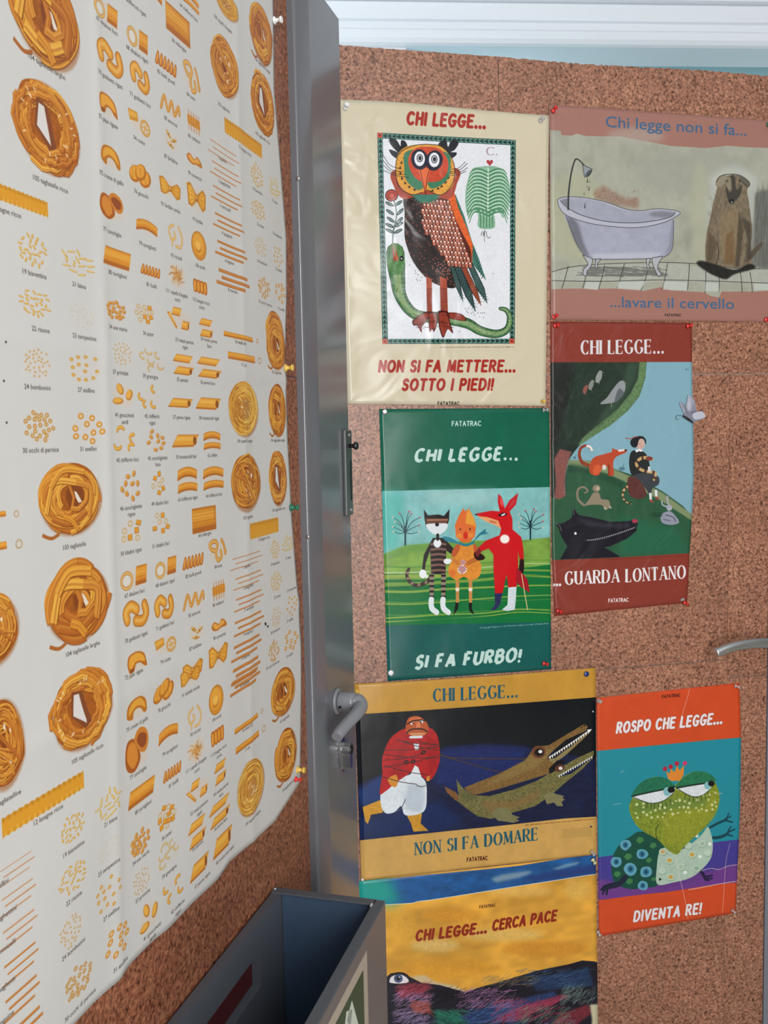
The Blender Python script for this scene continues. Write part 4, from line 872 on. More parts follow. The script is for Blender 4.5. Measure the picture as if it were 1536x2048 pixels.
def art_frog(c):
    fit(c, 1180, 1350, .2587)
    O = '#cc4a22'
    c.f([(0, 590), (50, 584), (600, 530), (1237, 470), (1237, 1260), (0, 1420)], '#1f8797'); c.f([(0, 1416), (200, 1385), (600, 1340), (950, 1290), (1237, 1258), (1237, 1600), (0, 1760)], '#423a8c'); c.f([(0, 1560), (200, 1600), (600, 1580), (900, 1520), (1237, 1430), (1237, 1620), (0, 1760)], '#6a3a86', b=12)
    c.f([(540, 1600), (950, 1500), (950, 1560), (540, 1660)], '#5e3680', b=6, a=.6)
    for p in ([(60, 1320), (0, 0)],): pass
    # legs
    for pts, w in (([(915, 1180), (980, 1145), (1050, 1115)], 20), ([(1050, 1115), (1068, 1068)], 12), ([(1040, 1110), (1085, 1090)], 11), ([(1040, 1120), (1098, 1135)], 13), ([(945, 1255), (1000, 1250), (1060, 1225)], 24), ([(1055, 1220), (1085, 1170)], 13), ([(1060, 1215), (1115, 1190)], 13), ([(1050, 1228), (1098, 1242)], 12), ([(835, 1490), (870, 1535), (890, 1575)], 24), ([(880, 1560), (940, 1545)], 15), ([(885, 1570), (940, 1570)], 14), ([(885, 1578), (915, 1585)], 13)):
        c.l(pts, w, '#10404e' if pts[0][1] < 1400 else '#241a40')
    c.f([(300, 1250), (380, 1205), (480, 1240), (570, 1320), (560, 1480), (520, 1620), (420, 1640), (300, 1650), (190, 1600), (160, 1480), (180, 1380), (240, 1290)], '#124a3c', sm=1, nz=.08)
    for pts, w in (([(270, 1560), (220, 1610), (160, 1625), (110, 1640)], 44), ([(110, 1640), (85, 1655)], 22), ([(115, 1645), (95, 1685)], 18), ([(130, 1645), (125, 1690)], 18)): c.l(pts, w, '#1d2238')
    r = random.Random(2)
    for x, y, s in ((270, 1310, 1), (398, 1380, 1.1), (200, 1440, 1), (310, 1495, 1.2), (430, 1518, 1.1), (405, 1625, .95)):
        c.f([(x + s * 40 * math.cos(a) * r.uniform(.85, 1.15), y + s * 40 * math.sin(a) * r.uniform(.85, 1.15)) for a in np.linspace(0, 5.5, 8)], '#5f9fb4', sm=1); c.e(x, y, 22 * s, 24 * s, '#2f6f8c'); c.e(x, y, 9 * s, 12 * s, '#153c52')
    for x, y, s in ((380, 1272, 1), (482, 1315, .9), (288, 1400, 1), (450, 1428, .8), (205, 1535, .9), (300, 1592, .9), (488, 1575, .6)):
        c.f([(x - 30 * s, y + 5), (x - 12 * s, y - 25 * s), (x + 24 * s, y - 22 * s), (x + 32 * s, y + 4), (x, y + 28 * s)], '#3e7a4a')
    c.f([(540, 1350), (640, 1330), (720, 1340), (850, 1240), (905, 1170), (930, 1220), (945, 1300), (935, 1400), (880, 1480), (780, 1560), (640, 1600), (520, 1615), (512, 1500)], '#a9c0ae', sm=1, nz=.06)
    for x, y, q in ((560, 1362, '#c2a46c'), (612, 1430, '#c2a046'), (700, 1480, '#9fbaa2'), (785, 1385, '#c4a04c'), (865, 1300, '#9ab69e'), (820, 1490, '#8fa898'), (622, 1558, '#c0a052'), (756, 1315, '#b4cdb8'), (905, 1370, '#b8cfba'), (555, 1510, '#b6ccb8')):
        c.e(x + 2, y + 4, 34, 30, '#7d9684', n=9, a=.7); c.e(x, y, 31, 27, '#b9cdb9', n=9); c.e(x, y, 20, 17, q, n=8)
    for x, y in ((822, 1240), (922, 1302), (846, 1400), (732, 1522)): c.e(x, y, 14, 13, '#dfe9e2')
    c.f([(530, 1562), (555, 1578), (530, 1588)], '#14301f')
    # head
    HD = [(330, 940), (380, 840), (470, 790), (560, 790), (640, 850), (700, 800), (780, 750), (850, 742), (920, 765), (960, 820), (992, 900), (995, 980), (960, 1080), (880, 1180), (780, 1270), (710, 1340), (665, 1385), (600, 1350), (520, 1270), (400, 1200), (330, 1120), (300, 1020)]
    c.f(HD, '#7c8a2a', sm=1, nz=.25, nc=7); c.f([(640, 960), (760, 940), (980, 900), (960, 1080), (850, 1200), (700, 1330), (560, 1290), (560, 1100)], '#98992c', b=30, a=.55, nz=.2, nc=6); c.f([(320, 960), (900, 940), (900, 1010), (330, 1080)], '#5f7e3a', b=20, a=.7)
    c.f([(330, 935), (360, 860), (430, 805), (520, 785), (590, 800), (650, 850), (656, 866), (500, 890)], '#1f6a4c', sm=1, nz=.2, nc=6); c.f([(665, 850), (720, 790), (800, 745), (880, 745), (940, 775), (965, 815), (850, 840), (680, 862)], '#24704c', sm=1, nz=.2, nc=6)
    c.dots(inside([(340, 980), (600, 1000), (720, 940), (980, 900), (970, 1040), (760, 1060), (640, 1100), (480, 1110), (350, 1110)], 44, 5, 26), [r.uniform(8, 13) for _ in range(44)][:len(inside([(340, 980), (600, 1000), (720, 940), (980, 900), (970, 1040), (760, 1060), (640, 1100), (480, 1110), (350, 1110)], 44, 5, 26))], '#c3c98c')
    for a in ([(320, 935), (450, 905), (570, 880), (650, 862), (640, 910), (570, 965), (480, 988), (400, 970)], [(668, 870), (780, 850), (880, 835), (930, 830), (925, 880), (860, 930), (790, 936), (720, 905)]):
        c.f(a, '#d7dde0', sm=1, nz=.08, nc=8); c.l(a[4:] + a[:1], 5, '#16261c'); c.l(a[:4], 12, '#1a2c22')
    c.e(592, 898, 30, 34, '#7eb4b8'); c.e(624, 884, 28, 24, '#0c1412'); c.e(905, 852, 26, 30, '#7eb4b8'); c.e(934, 836, 25, 22, '#0c1412')
    for x, y, dx in ((470, 990, -4), (495, 992, -2), (525, 990, 2), (552, 984, 4), (580, 975, 8), (612, 958, 12), (440, 985, -8), (735, 915, -8), (765, 930, -2), (795, 936, 0), (825, 934, 4), (852, 926, 8), (880, 915, 12), (905, 900, 12)): c.l([(x, y), (x + dx, y + 42)], 4.5, '#1b2a18', sm=0)
    c.l([(525, 1148), (508, 1180), (506, 1230), (520, 1278)], 6, '#2a3a1c')
    # crown
    c.f([(585, 740), (612, 760), (620, 720), (648, 748), (670, 698), (690, 735), (724, 694), (720, 770), (690, 812), (630, 818), (600, 800)], '#d98430')
    for x, y, q in ((575, 722, '#b02038'), (620, 706, '#b41c34'), (667, 682, '#b81c38'), (730, 680, '#c8386a')): c.e(x, y, 18, 18, q, n=9)
    c.f([(0, 0), (1237, 0), (1237, 474), (600, 530), (50, 586), (0, 590)], O, nz=.03, nc=60); c.f([(0, 1745), (300, 1705), (600, 1672), (900, 1625), (1237, 1588), (1237, 2048), (0, 2048)], O, nz=.03, nc=60)
    c.strokes('FATATRAC', (556, 178), (695, 165), 27 * .84, '#2b0d08', 'brush', .21, 0, .36)
    for q, w in (('#8c3a22', .32), ('#e6dde0', .25)):
        c.strokes('ROSPO CHE LEGGE...', (205, 445), (1012, 368), 76, q, 'brush', w, .14, .46)
        c.strokes('DIVENTA RE!', (338, 1900), (846, 1836), 74, q, 'brush', w, .14, .46)
    # creases where the ink has cracked
    for p, w in (([(770, 100), (735, 220), (700, 330), (675, 430)], 3.5), ([(650, 1400), (690, 1560), (740, 1780), (752, 1880)], 4), ([(860, 1510), (930, 1490), (990, 1500), (1060, 1475), (1140, 1462)], 5), ([(760, 1655), (850, 1640), (1000, 1610), (1130, 1590)], 7), ([(1078, 1300), (1050, 1420), (1038, 1560), (1020, 1830)], 3.5), ([(175, 1000), (235, 990)], 3), ([(960, 912), (1020, 912)], 4), ([(230, 752), (262, 735)], 3), ([(580, 1100), (598, 1170)], 3)):
        c.l(p, w, '#e9c9c0', a=.7)

def art_pace(c):
    fit(c, 700, 1700, .33854)
    c.f([(0, 0), (1560, 0), (1560, 1400), (0, 1400)], '#d99f3c', nz=.16, nc=70, na=2)
    for x, y, rx, ry, q, a in ((900, 500, 240, 40, '#dcb96c', .7), (500, 560, 150, 40, '#e2c27a', .7), (1340, 230, 80, 60, '#dcb45e', .6), (600, 380, 180, 40, '#d58e2a', .6), (1150, 580, 260, 50, '#c98428', .6), (300, 420, 90, 120, '#e0a93e', .5), (1000, 240, 200, 30, '#e0bc72', .5), (600, 700, 300, 60, '#d6932c', .5)):
        c.e(x, y, rx, ry, q, b=22, a=a, nz=.1)
    TP = [(0, 120), (60, 185), (400, 150), (1000, 90), (1560, 0), (1560, 130), (1400, 148), (1200, 180), (900, 225), (620, 270), (480, 292), (400, 302), (360, 312), (200, 322), (0, 330)]
    c.f(TP, '#1f5590', nz=.18, nc=30, na=2); c.f([(0, 120), (240, 170), (300, 320), (0, 330)], '#1fa08c', b=45, a=.9); c.f([(1000, 160), (1560, 60), (1560, 120), (1100, 185)], '#27336e', b=14, a=.7)
    c.f([(830, 165), (900, 140), (1050, 120), (1080, 130), (1000, 160), (860, 190)], '#8ba0ac', b=10, a=.8); c.f([(1190, 110), (1280, 80), (1360, 66), (1340, 84), (1230, 112)], '#93a8b4', b=8, a=.7)
    c.l([(0, 330), (200, 322), (360, 312), (400, 302), (480, 292), (620, 270), (900, 225), (1200, 180), (1400, 148), (1560, 130)], 5, '#e6dcc4', a=.8)
    BD = [(200, 760), (240, 725), (300, 718), (350, 745), (420, 780), (530, 795), (680, 838), (760, 810), (900, 770), (1100, 710), (1290, 672), (1370, 650), (1440, 655), (1560, 690), (1560, 1400), (200, 1400)]
    c.f([(350, 745), (440, 735), (500, 775), (620, 800), (690, 838), (760, 800), (680, 860), (500, 830)], '#c4bba4', b=8, a=.8)
    c.f(BD, '#1c1b26', sm=0, nz=.3, nc=12, na=2)
    for p, q in (([(270, 830), (330, 780), (480, 790), (430, 840), (300, 870)], '#7a2c38'), ([(350, 900), (470, 880), (480, 960), (380, 960)], '#6d3430'), ([(500, 950), (650, 960), (700, 1028), (520, 1028)], '#1c5a4c'), ([(640, 980), (900, 900), (1200, 830), (1240, 870), (900, 1000), (700, 1028)], '#2a3f6c'), ([(820, 1020), (950, 940), (1250, 850), (1300, 860), (1000, 1000)], '#8c2f48'), ([(1050, 760), (1400, 690), (1440, 800), (1100, 830)], '#23385a'), ([(1180, 1028), (1250, 960), (1400, 910), (1440, 950), (1300, 1060)], '#7a2c38')):
        c.f(p, q, b=9, a=.85, nz=.2)
    for x0, x1, y0, y1, n, q, an, sd in ((280, 470, 780, 870, 90, '#b0485a', -25, 1), (270, 480, 840, 920, 110, '#b78ab8', -30, 2), (260, 460, 930, 1060, 150, '#b49ac4', -20, 3), (640, 960, 820, 930, 170, '#b57aa8', -25, 4), (850, 1250, 880, 1010, 170, '#b8455e', -28, 5), (1000, 1300, 920, 1060, 120, '#6f9a84', -35, 6), (1250, 1450, 800, 900, 90, '#7f9a90', -45, 7), (700, 1000, 900, 1060, 120, '#4a7ab0', -25, 8), (500, 700, 940, 1060, 90, '#2f8a6c', 20, 9), (1000, 1400, 700, 800, 90, '#3f5f86', -20, 10), (370, 470, 890, 960, 60, '#a8503f', 30, 11), (480, 680, 820, 900, 110, '#0c0c10', -35, 12), (800, 1100, 740, 800, 70, '#8c7a5c', -20, 13), (250, 1500, 1000, 1400, 500, '#6f6a9a', -28, 14)):
        hatch(c, x0, x1, y0, y1, n, 2.2, q, 62, an, .35, sd, a=.75)
    c.f([(232, 770), (245, 745), (290, 732), (330, 748), (345, 775), (300, 785), (240, 782)], '#e3dfe2', sm=1); c.e(284, 756, 26, 25, '#4b5878'); c.e(284, 755, 12, 12, '#10121c'); c.e(290, 748, 4, 4, '#fff'); c.l([(228, 752), (250, 730), (300, 722), (340, 740), (350, 772)], 8, '#2a1c20')
    c.f([(1415, 910), (1560, 900), (1560, 1400), (1400, 1400), (1428, 1000)], '#c9c3a2', b=6)
    c.strokes('FATATRAC', (764, 341), (857, 330), 19 * .84, '#4a1c10', 'brush', .21, 0, .36)
    R = '#8c2c18'
    c.strokes('CHI LEGGE...', (390, 532), (800, 482), 56, R, 'brush', .27, .15, .45); c.strokes('CERCA PACE', (842, 472), (1212, 412), 56, R, 'brush', .27, .15, .45)
# ------------------------------------------------------------------ the pasta chart
OR = ['#c77a24', '#d68d2c', '#dd9a35', '#cf8428', '#e0a33e', '#b96a22']
def sh(c, x, y, w, h): c.local(x, y, w, h)
def p_nest(c, kind, rnd):
    c.e(.02, .03, .49, .49, '#8f4c1c', b=3, a=.5)
    hole = kind == 'ricce'
    if kind == 'fine':
        c.e(0, 0, .46, .47, '#b97f2c', nz=.15, nc=5)
        for i in range(150):
            r = rnd.uniform(.3, 1) ** .6 * .46; a0 = rnd.uniform(0, 360); k = rnd.uniform(.8, 1.05)
            c.l(arc(rnd.uniform(-.04, .04), rnd.uniform(-.04, .04), r, r * k, a0, a0 + rnd.uniform(50, 200), 9), .012, rnd.choice(['#e2b34a', '#d6a03c', '#b9782a', '#eac468', '#a4601f']), sm=0)
        c.e(.02, .02, .17, .18, '#b98446', b=2, a=.7)
        for i in range(26): x, y = rnd.uniform(-.14, .16), rnd.uniform(-.14, .16); c.l([(x, y), (x + rnd.uniform(-.1, .1), y + rnd.uniform(-.1, .1))], .014, rnd.choice(['#ecd7a4', '#c98a34', '#8f5a2a']), sm=0)
        for i in range(6): a = rnd.uniform(1.0, 2.1); c.l([(.3 * math.cos(a), .3 * math.sin(a)), (.52 * math.cos(a), .52 * math.sin(a))], .012, '#d9a342', sm=0)
        return
    wd = {'tagl': .062, 'larghe': .10, 'ricce': .058, 'tagliolini': .03}[kind]
    n = {'tagl': 46, 'larghe': 30, 'ricce': 48, 'tagliolini': 90}[kind]
    NC = ['#b96c22', '#c67c2a', '#d08a30', '#d99a38', '#ad6020', '#c98430', '#dfa640']
    w0 = rnd.uniform(0, 6)
    base = [(.46 * (1 + .05 * math.sin(3 * t + w0) + .03 * math.sin(5 * t)) * math.cos(t), .47 * (1 + .05 * math.sin(2 * t + w0)) * math.sin(t)) for t in np.linspace(0, 6.1, 18)]
    c.f(base, '#9c5519', sm=1, nz=.15, nc=8)
    if not hole: c.f([(-.06, -.1), (.08, -.17), (.2, -.08), (.2, .1), (.1, .2), (-.02, .12)], '#7d4018', sm=1, b=1)
    def ribbon(q, w, col):
        q = np.asarray(q, float)
        c.l(q + [.006, .01], w * 1.15, '#7c3f14', sm=0, cap=0, a=.7); c.l(q, w, col, sm=0, cap=0); c.l(q - [.004, .006], w * .4, '#e9b654', sm=0, cap=0, a=.35); c.l(q + [.005, .008], w * .25, '#a55a1e', sm=0, cap=0, a=.5)
    for i in range(n):
        t = i / n; r = (.23 + .23 * rnd.random() ** .7) if hole else (.45 - .30 * t if i < n * .7 else rnd.uniform(.18, .44))
        if kind == 'tagliolini': r = rnd.uniform(.1, .45)
        k = rnd.uniform(.84, 1.06); a0 = rnd.uniform(0, 360); sp = rnd.uniform(70, 200) if kind != 'larghe' else rnd.uniform(90, 170); cx, cy = rnd.uniform(-.05, .05), rnd.uniform(-.05, .05)
        th = np.radians(np.linspace(a0, a0 + sp, 16)); rr_ = r * (1 + .06 * np.sin(3 * th + w0 + i)); rr_ = np.minimum(rr_, .47)
        q = np.stack([cx * .6 + rr_ * np.cos(th), cy * .6 + rr_ * k * np.sin(th)], 1)
        if kind == 'ricce': q += .012 * np.sin(np.arange(len(q)) * 2.1)[:, None]
        ribbon(q, wd * rnd.uniform(.7, 1.15), rnd.choice(NC if t > .35 else NC[:4]))
    if not hole:
        if kind != 'tagliolini': c.f([(.06, -.09), (.1, -.07), (.18, .07), (.12, .08), (.08, .0)], '#ddd2c2'); ribbon([(-.02, -.2), (.05, 0), (.0, .2)], wd * .8, '#b96c24'); ribbon([(.0, .14), (.12, .16), (.24, .06)], wd * .9, '#c98430')
        for x, y in () if kind != 'tagliolini' else ((-.12, -.08), (.05, -.16), (.12, .05), (-.02, .14), (.18, -.1), (.1, .22)):
            s_ = rnd.uniform(.02, .035); c.f([(x - s_, y - s_ * .4), (x + s_ * .3, y - s_ * 1.4), (x + s_, y + s_ * .6), (x - s_ * .2, y + s_ * 1.5)], '#e3d8c8')
    if kind in ('larghe', 'tagl'):
        for P3 in ([(-.38, .18), (-.24, -.22), (.1, -.2)], [(.1, -.2), (.33, -.1), (.28, .28)], [(-.3, -.16), (-.1, -.38), (.24, -.34)], [(-.3, .24), (-.02, .34), (.24, .2)]): ribbon(smooth(P3, False), wd * 1.1, rnd.choice(NC[3:]))
        ribbon([(-.12, .24), (.0, .3), (.1, .44)], wd, '#d08a2a'); c.l([(-.45, .44), (-.32, .5), (-.2, .46)], .04, '#a4602a', cap=0)
    if kind == 'tagliolini':
        for i in range(7): ribbon([(rnd.uniform(-.4, -.1), rnd.uniform(-.35, 0)), (rnd.uniform(.1, .4), rnd.uniform(.0, .4))], .03, rnd.choice(NC))
    if hole:
        c.f([(-.14, -.26), (.02, -.22), (.13, .2), (.02, .26), (-.18, .04)], '#7c4426'); c.f([(-.11, -.21), (-.03, -.2), (.05, .2), (-.15, .04)], '#d3cecb')
        for i in range(16): a = rnd.uniform(0, 6.28); r = rnd.uniform(.27, .44); c.e(r * math.cos(a), r * math.sin(a), .01, .03, '#e6cda6', rot=math.degrees(a) + 90, a=.8)
def p_tube(c, x0=-.5, x1=.5, y0=-.5, y1=.5, sl=.12, bow=0, rid=0, base='#d48a2a'):
    w = (x1 - x0); s = sl * w
    def Y(y, x): return y + bow * ((x - (x0 + x1) / 2) / (w / 2)) ** 2 * (y1 - y0)
    X = np.linspace(0, 1, 9)
    def band(t0, t1, col, **k):
        a = [(x0 + s * (1 - t0) + (w - s) * q, Y(y0 + (y1 - y0) * t0, x0 + s * (1 - t0) + (w - s) * q)) for q in X]
        b = [(x0 + s * (1 - t1) + (w - s) * q, Y(y0 + (y1 - y0) * t1, x0 + s * (1 - t1) + (w - s) * q)) for q in X[::-1]]
        c.f(a + b, col, **k)
    band(0, 1, '#b0661f'); band(.04, .8, base, nz=.05); band(.15, .5, '#e2a440', a=.8, b=1.5); band(.75, .97, '#a95f22', a=.6, b=1.5)
    if rid:
        for i in range(rid): t = (i + .5) / rid; c.l([(x0 + s * (1 - t) + (w - s) * q, Y(y0 + (y1 - y0) * t, x0 + s * (1 - t) + (w - s) * q)) for q in X], .02 * (y1 - y0), '#a9621f', sm=0, a=.5)
def p_pen(c, x0, x1, y0, y1, hol=0):
    h = y1 - y0; w = x1 - x0; k = .22 * w
    c.f([(x0 + k, y0), (x1, y0), (x1 - k, y1), (x0, y1)], '#b56a20'); c.f([(x0 + k * .95, y0 + h * .06), (x1 - .02 * w, y0 + h * .06), (x1 - k * .85, y0 + h * .85), (x0 + k * .2, y0 + h * .85)], '#dc9c38'); c.f([(x0 + k, y0 + h * .2), (x1 - .08 * w, y0 + h * .2), (x1 - k * .6, y0 + h * .5), (x0 + k * .6, y0 + h * .5)], '#e9b44e', b=1, a=.8)
    if hol: c.e(x1 - k * .75, y0 + h * .5, k * .3, h * .36, '#8f5220', rot=0)
def p_ring(c, x, y, r, w, col='#c9993f', ry=None):
    ry = ry or r; q = arc(x, y, r, ry, 0, 360, 20)
    c.l(q, w * 1.25, '#a9742f', sm=0); c.l(q, w * .8, col, sm=0)
def p_scat(c, n, kind, rnd, mn=.16):
    pts = []
    for _ in range(n * 60):
        a, r = rnd.uniform(0, 6.28), rnd.random() ** .5 * .45; p = (r * math.cos(a), r * math.sin(a))
        if all((p[0] - q[0]) ** 2 + (p[1] - q[1]) ** 2 > mn * mn for q in pts): pts.append(p)
        if len(pts) >= n: break
    for x, y in pts:
        a = rnd.uniform(0, 180)
        if kind == 'rice': c.e(x, y, .078, .034, '#b98a3a', rot=a, n=10); c.e(x - .004, y - .006, .06, .02, '#e0b860', rot=a, n=8)
        elif kind == 'long': a = rnd.choice([rnd.uniform(-30, 10), rnd.uniform(60, 100)]); c.e(x, y, .135, .034, '#b8913f', rot=a, n=10); c.e(x - .004, y - .006, .11, .02, '#e3c572', rot=a, n=8)
        elif kind == 'dot': c.e(x, y, .014, .012, rnd.choice(['#c9b078', '#b39457', '#dcc898']), n=6)
        elif kind == 'bit': c.e(x, y, .04, .032, '#b98b4a', rot=a, n=8); c.e(x - .004, y - .004, .02, .015, '#e3c085', n=8)
        elif kind == 'star':
            c.f([(x + (.082 if i % 2 == 0 else .045) * math.cos(i * .628 + a), y + (.078 if i % 2 == 0 else .042) * math.sin(i * .628 + a)) for i in range(10)], '#cb963c'); c.e(x, y, .015, .014, '#f0dcae', n=8)
        elif kind == 'ringlet': p_ring(c, x, y, .046, .032, '#c9964a')
        elif kind == 'ring': c.e(x, y, .085, .1, '#b0702a', rot=a * .2); c.e(x - .004, y - .006, .074, .088, '#d99d45', rot=a * .2); c.e(x, y, .036, .046, '#b8792f'); c.e(x + .003, y + .004, .03, .038, '#d6d0c2')
        elif kind == 'shell': c.e(x, y, .115, .085, '#a9642a', rot=a); c.e(x - .01, y - .01, .095, .068, '#d9a04a', rot=a); c.e(x + .01, y + .005, .03, .016, '#9c5a2a', rot=a)
        elif kind == 'tubelet':
            if rnd.random() < .4: p_ring(c, x, y, .095, .036, '#d9c08a')
            else:
                t = math.radians(rnd.choice([0, 20, 70, 90])); q = [(-.115, -.1), (.115, -.1), (.115, .1), (-.115, .1)]
                c.f([(x + u * math.cos(t) - v * math.sin(t), y + u * math.sin(t) + v * math.cos(t)) for u, v in q], '#a9681f'); c.f([(x + u * .9 * math.cos(t) - v * .8 * math.sin(t), y + u * .9 * math.sin(t) + v * .8 * math.cos(t) - .01) for u, v in q], '#d8952f')
        elif kind == 'arc': q = arc(x, y, .14, .14, a, a + 150, 9); c.l(q, .11, '#b8792c', sm=0); c.l(np.array(q) - .008, .07, '#e0ac4e', sm=0)
        elif kind == 'hook': q = arc(x, y, .14, .14, a, a + 190, 10); c.l(q, .065, '#a9854a', sm=0); c.l(np.array(q) - .005, .036, '#dcc48c', sm=0)
def p_curl(c, pts, w, col='#c99c50'):
    c.l(pts, w * 1.2, '#a8692a'); c.l(pts, w * .95, col); c.l(np.array(pts) - .014, w * .4, '#e4b866', b=1, a=.7)
def item(c, t, x, y, w, h, rnd):
    sh(c, x, y, w, h)
    if t not in ('lines0', 'lines1', 'lines2', 'lines3', 'lines4', 'lines5', 'dot'): c.e(.03, .05, .46, .44, '#e8b070', b=5, a=.04 if t in ('rice', 'long', 'bit', 'star', 'ringlet', 'ring', 'hook', 'arc', 'tubelet', 'shell', 'dots2', 'bits2', 'pater', 'oring', 'ricc') else .16)
    if t.startswith('n_'): p_nest(c, t[2:], rnd)
    elif t == 'lasagna':
        n = 15; top = []; bot = []
        for i in range(n * 2 + 1): top.append((-.5 + i / (2 * n), -.5 + (.09 if i % 2 else 0))); bot.append((-.5 + i / (2 * n), .5 - (.09 if i % 2 else 0)))
        c.f(top + bot[::-1], '#c98a24', nz=.05)
        c.f([(-.5, -.3), (.5, -.3), (.5, .3), (-.5, .3)], '#d4952a', b=2, a=.9)
        for i in range(n): x0 = -.5 + i / n; c.f([(x0, -.44), (x0 + .03, -.46), (x0 + .025, -.22), (x0 + .005, -.25)], '#a9741f', a=.6, b=1); c.f([(x0 + .02, .25), (x0 + .045, .22), (x0 + .05, .45), (x0 + .02, .44)], '#e2b14a', a=.6, b=1)
    elif t in ('rice', 'long', 'dot', 'bit', 'star', 'ringlet', 'ring', 'shell', 'tubelet', 'arc', 'hook'):
        n, mn = dict(rice=(26, .13), long=(15, .19), dot=(80, .05), bit=(34, .1), star=(13, .2), ringlet=(24, .13), ring=(10, .23), shell=(9, .24), tubelet=(7, .27), arc=(4, .36), hook=(6, .28))[t]
        p_scat(c, n, t, rnd, mn)
    elif t == 'bits2': p_scat(c, 18, 'shell', rnd, .17)
    elif t == 'pater': p_scat(c, 14, 'tubelet', rnd, .2)
    elif t == 'tube': p_tube(c, sl=.1)
    elif t == 'tubebow': p_tube(c, y0=-.5, y1=.3, sl=.04, bow=.35, rid=5)
    elif t == 'wide': p_tube(c, sl=.0, rid=8, base='#d18a26'); c.f([(.4, -.5), (.5, -.44), (.5, .4), (.42, .5)], '#b5701f', a=.5)
    elif t == 'ringtube':
        p_ring(c, -.27, .08, .2, .09, '#d8ac62', .34); c.e(-.27, .08, .12, .24, '#d4cfc6'); p_tube(c, .04, .5, -.45, .4, sl=.12, rid=6)
    elif t == 'twotube': p_tube(c, y0=-.5, y1=-.12, sl=.04, bow=.4, rid=3); p_tube(c, y0=.1, y1=.42, sl=.04, bow=.3, rid=3)
    elif t == 'pen': p_pen(c, -.5, .5, -.5, .5, 1)
    elif t == 'twopen': p_pen(c, -.5, .48, -.5, -.12, 0); p_pen(c, -.46, .5, .1, .5, 1)
    elif t == 'threepen': p_pen(c, -.32, .1, -.5, -.12, 0); c.f([(-.5, -.2), (-.38, -.22), (-.1, .4), (-.14, .5)], '#c8852c'); c.f([(-.44, -.14), (-.36, -.16), (-.16, .34)], '#e6b04a'); p_pen(c, .05, .42, .05, .45, 1)
    elif t == 'gob':
        p_curl(c, [(-.36, .1), (-.4, -.2), (-.2, -.38), (.02, -.2)], .28, '#d8942f'); p_curl(c, [(.34, -.28), (.4, .05), (.25, .3), (-.02, .22)], .28, '#d08a2a')
    elif t == 'pipe': c.f([(-.5, -.1), (-.4, -.42), (0, -.5), (.36, -.3), (.48, .1), (.5, .4), (.34, .32), (.16, .12), (-.06, .1), (-.16, .34), (-.38, .46), (-.48, .2)], '#b5691f', sm=1); c.f([(-.42, -.1), (-.32, -.36), (0, -.42), (.3, -.24), (.42, .1), (.3, .1), (.1, 0), (-.1, 0), (-.26, .2), (-.4, .2)], '#df9f38', sm=1); c.e(-.28, .34, .12, .1, '#8f4f1e')
    elif t == 'creste':
        c.f([(-.46, .3), (-.44, -.2), (-.2, -.46), (.16, -.46), (.42, -.16), (.48, .34), (.34, .4), (.2, .14), (0, .04), (-.16, .16), (-.2, .44)], '#b8701f', sm=1); c.f([(-.38, .2), (-.34, -.16), (-.14, -.38), (.14, -.38), (.34, -.1), (.4, .2), (.2, 0), (-.04, -.08), (-.26, .1)], '#dd9f3a', sm=1)
    elif t == 'shells2':
        c.f([(-.5, .1), (-.4, -.3), (-.1, -.3), (.1, .05), (.12, .3), (-.12, .5), (-.4, .4)], '#a4581e', sm=1); c.f([(-.42, .1), (-.34, -.22), (-.12, -.22), (.02, .06), (0, .28), (-.2, .4)], '#d08330', sm=1); c.f([(-.1, -.26), (.1, -.5), (.4, -.4), (.5, -.1), (.38, .14), (.14, .1)], '#c77c2e', sm=1); c.f([(0, -.22), (.14, -.36), (.4, -.26), (.38, -.02), (.2, .02)], '#8f4820', sm=1)
    elif t == 'ruote':
        c.f([(-.5, -.4), (-.1, -.44), (-.06, .0), (-.44, .12)], '#c98a2c'); c.f([(-.46, -.34), (-.14, -.36), (-.12, -.14), (-.44, -.06)], '#dca544')
        p_ring(c, .25, .12, .2, .07, '#d9a552', .34)
        for i in range(6): a = i * 1.047; c.l([(.25, .12), (.25 + .19 * math.cos(a), .12 + .32 * math.sin(a))], .045, '#cf9a48', sm=0)
    elif t == 'gnocchi':
        for x, y, r in ((-.25, .05, .26), (.2, .1, .26), (0, -.12, .24)): c.e(x, y, r, .4, '#b36a20', rot=20); c.e(x - .02, y - .04, r * .82, .32, '#dd9b38', rot=20)
        for i in range(5): c.l([(-.4 + i * .19, -.3), (-.36 + i * .19, .36)], .03, '#b36a20', a=.7)
    elif t == 'fus':
        for i in range(6): x = -.42 + i * .165; c.f([(x - .1, .4), (x + .02, -.45), (x + .1, -.35), (x + .04, .45)], '#b06322', sm=1); c.f([(x - .05, .3), (x + .02, -.36), (x + .06, -.2), (x, .34)], '#dd9a3c', sm=1)
    elif t == 'zig': p_curl(c, [(-.46, .35), (-.28, -.4), (-.12, .3), (.08, -.35), (.2, .32), (.42, -.3), (.46, .1)], .13, '#cd8a35')
    elif t == 'farfal':
        for x, y, a in ((-.15, -.25, 50), (.22, -.05, -30), (-.02, .3, 20)): c.e(x, y, .24, .09, '#b8843c', rot=a); c.e(x - .02, y - .03, .18, .05, '#e0b868', rot=a); c.e(x, y, .05, .08, '#a06a2a', rot=a)
    elif t == 'bow':
        c.f([(-.5, -.42), (-.3, -.5), (0, -.1), (.34, -.46), (.5, -.3), (.46, .3), (.3, .46), (0, .12), (-.26, .44), (-.44, .4)], '#bb7a24'); c.f([(-.44, -.34), (-.28, -.4), (-.02, 0), (-.26, .34), (-.38, .3)], '#e2a840', b=1); c.f([(.3, -.36), (.44, -.26), (.4, .24), (.28, .34), (.02, .02)], '#dd9e38', b=1)
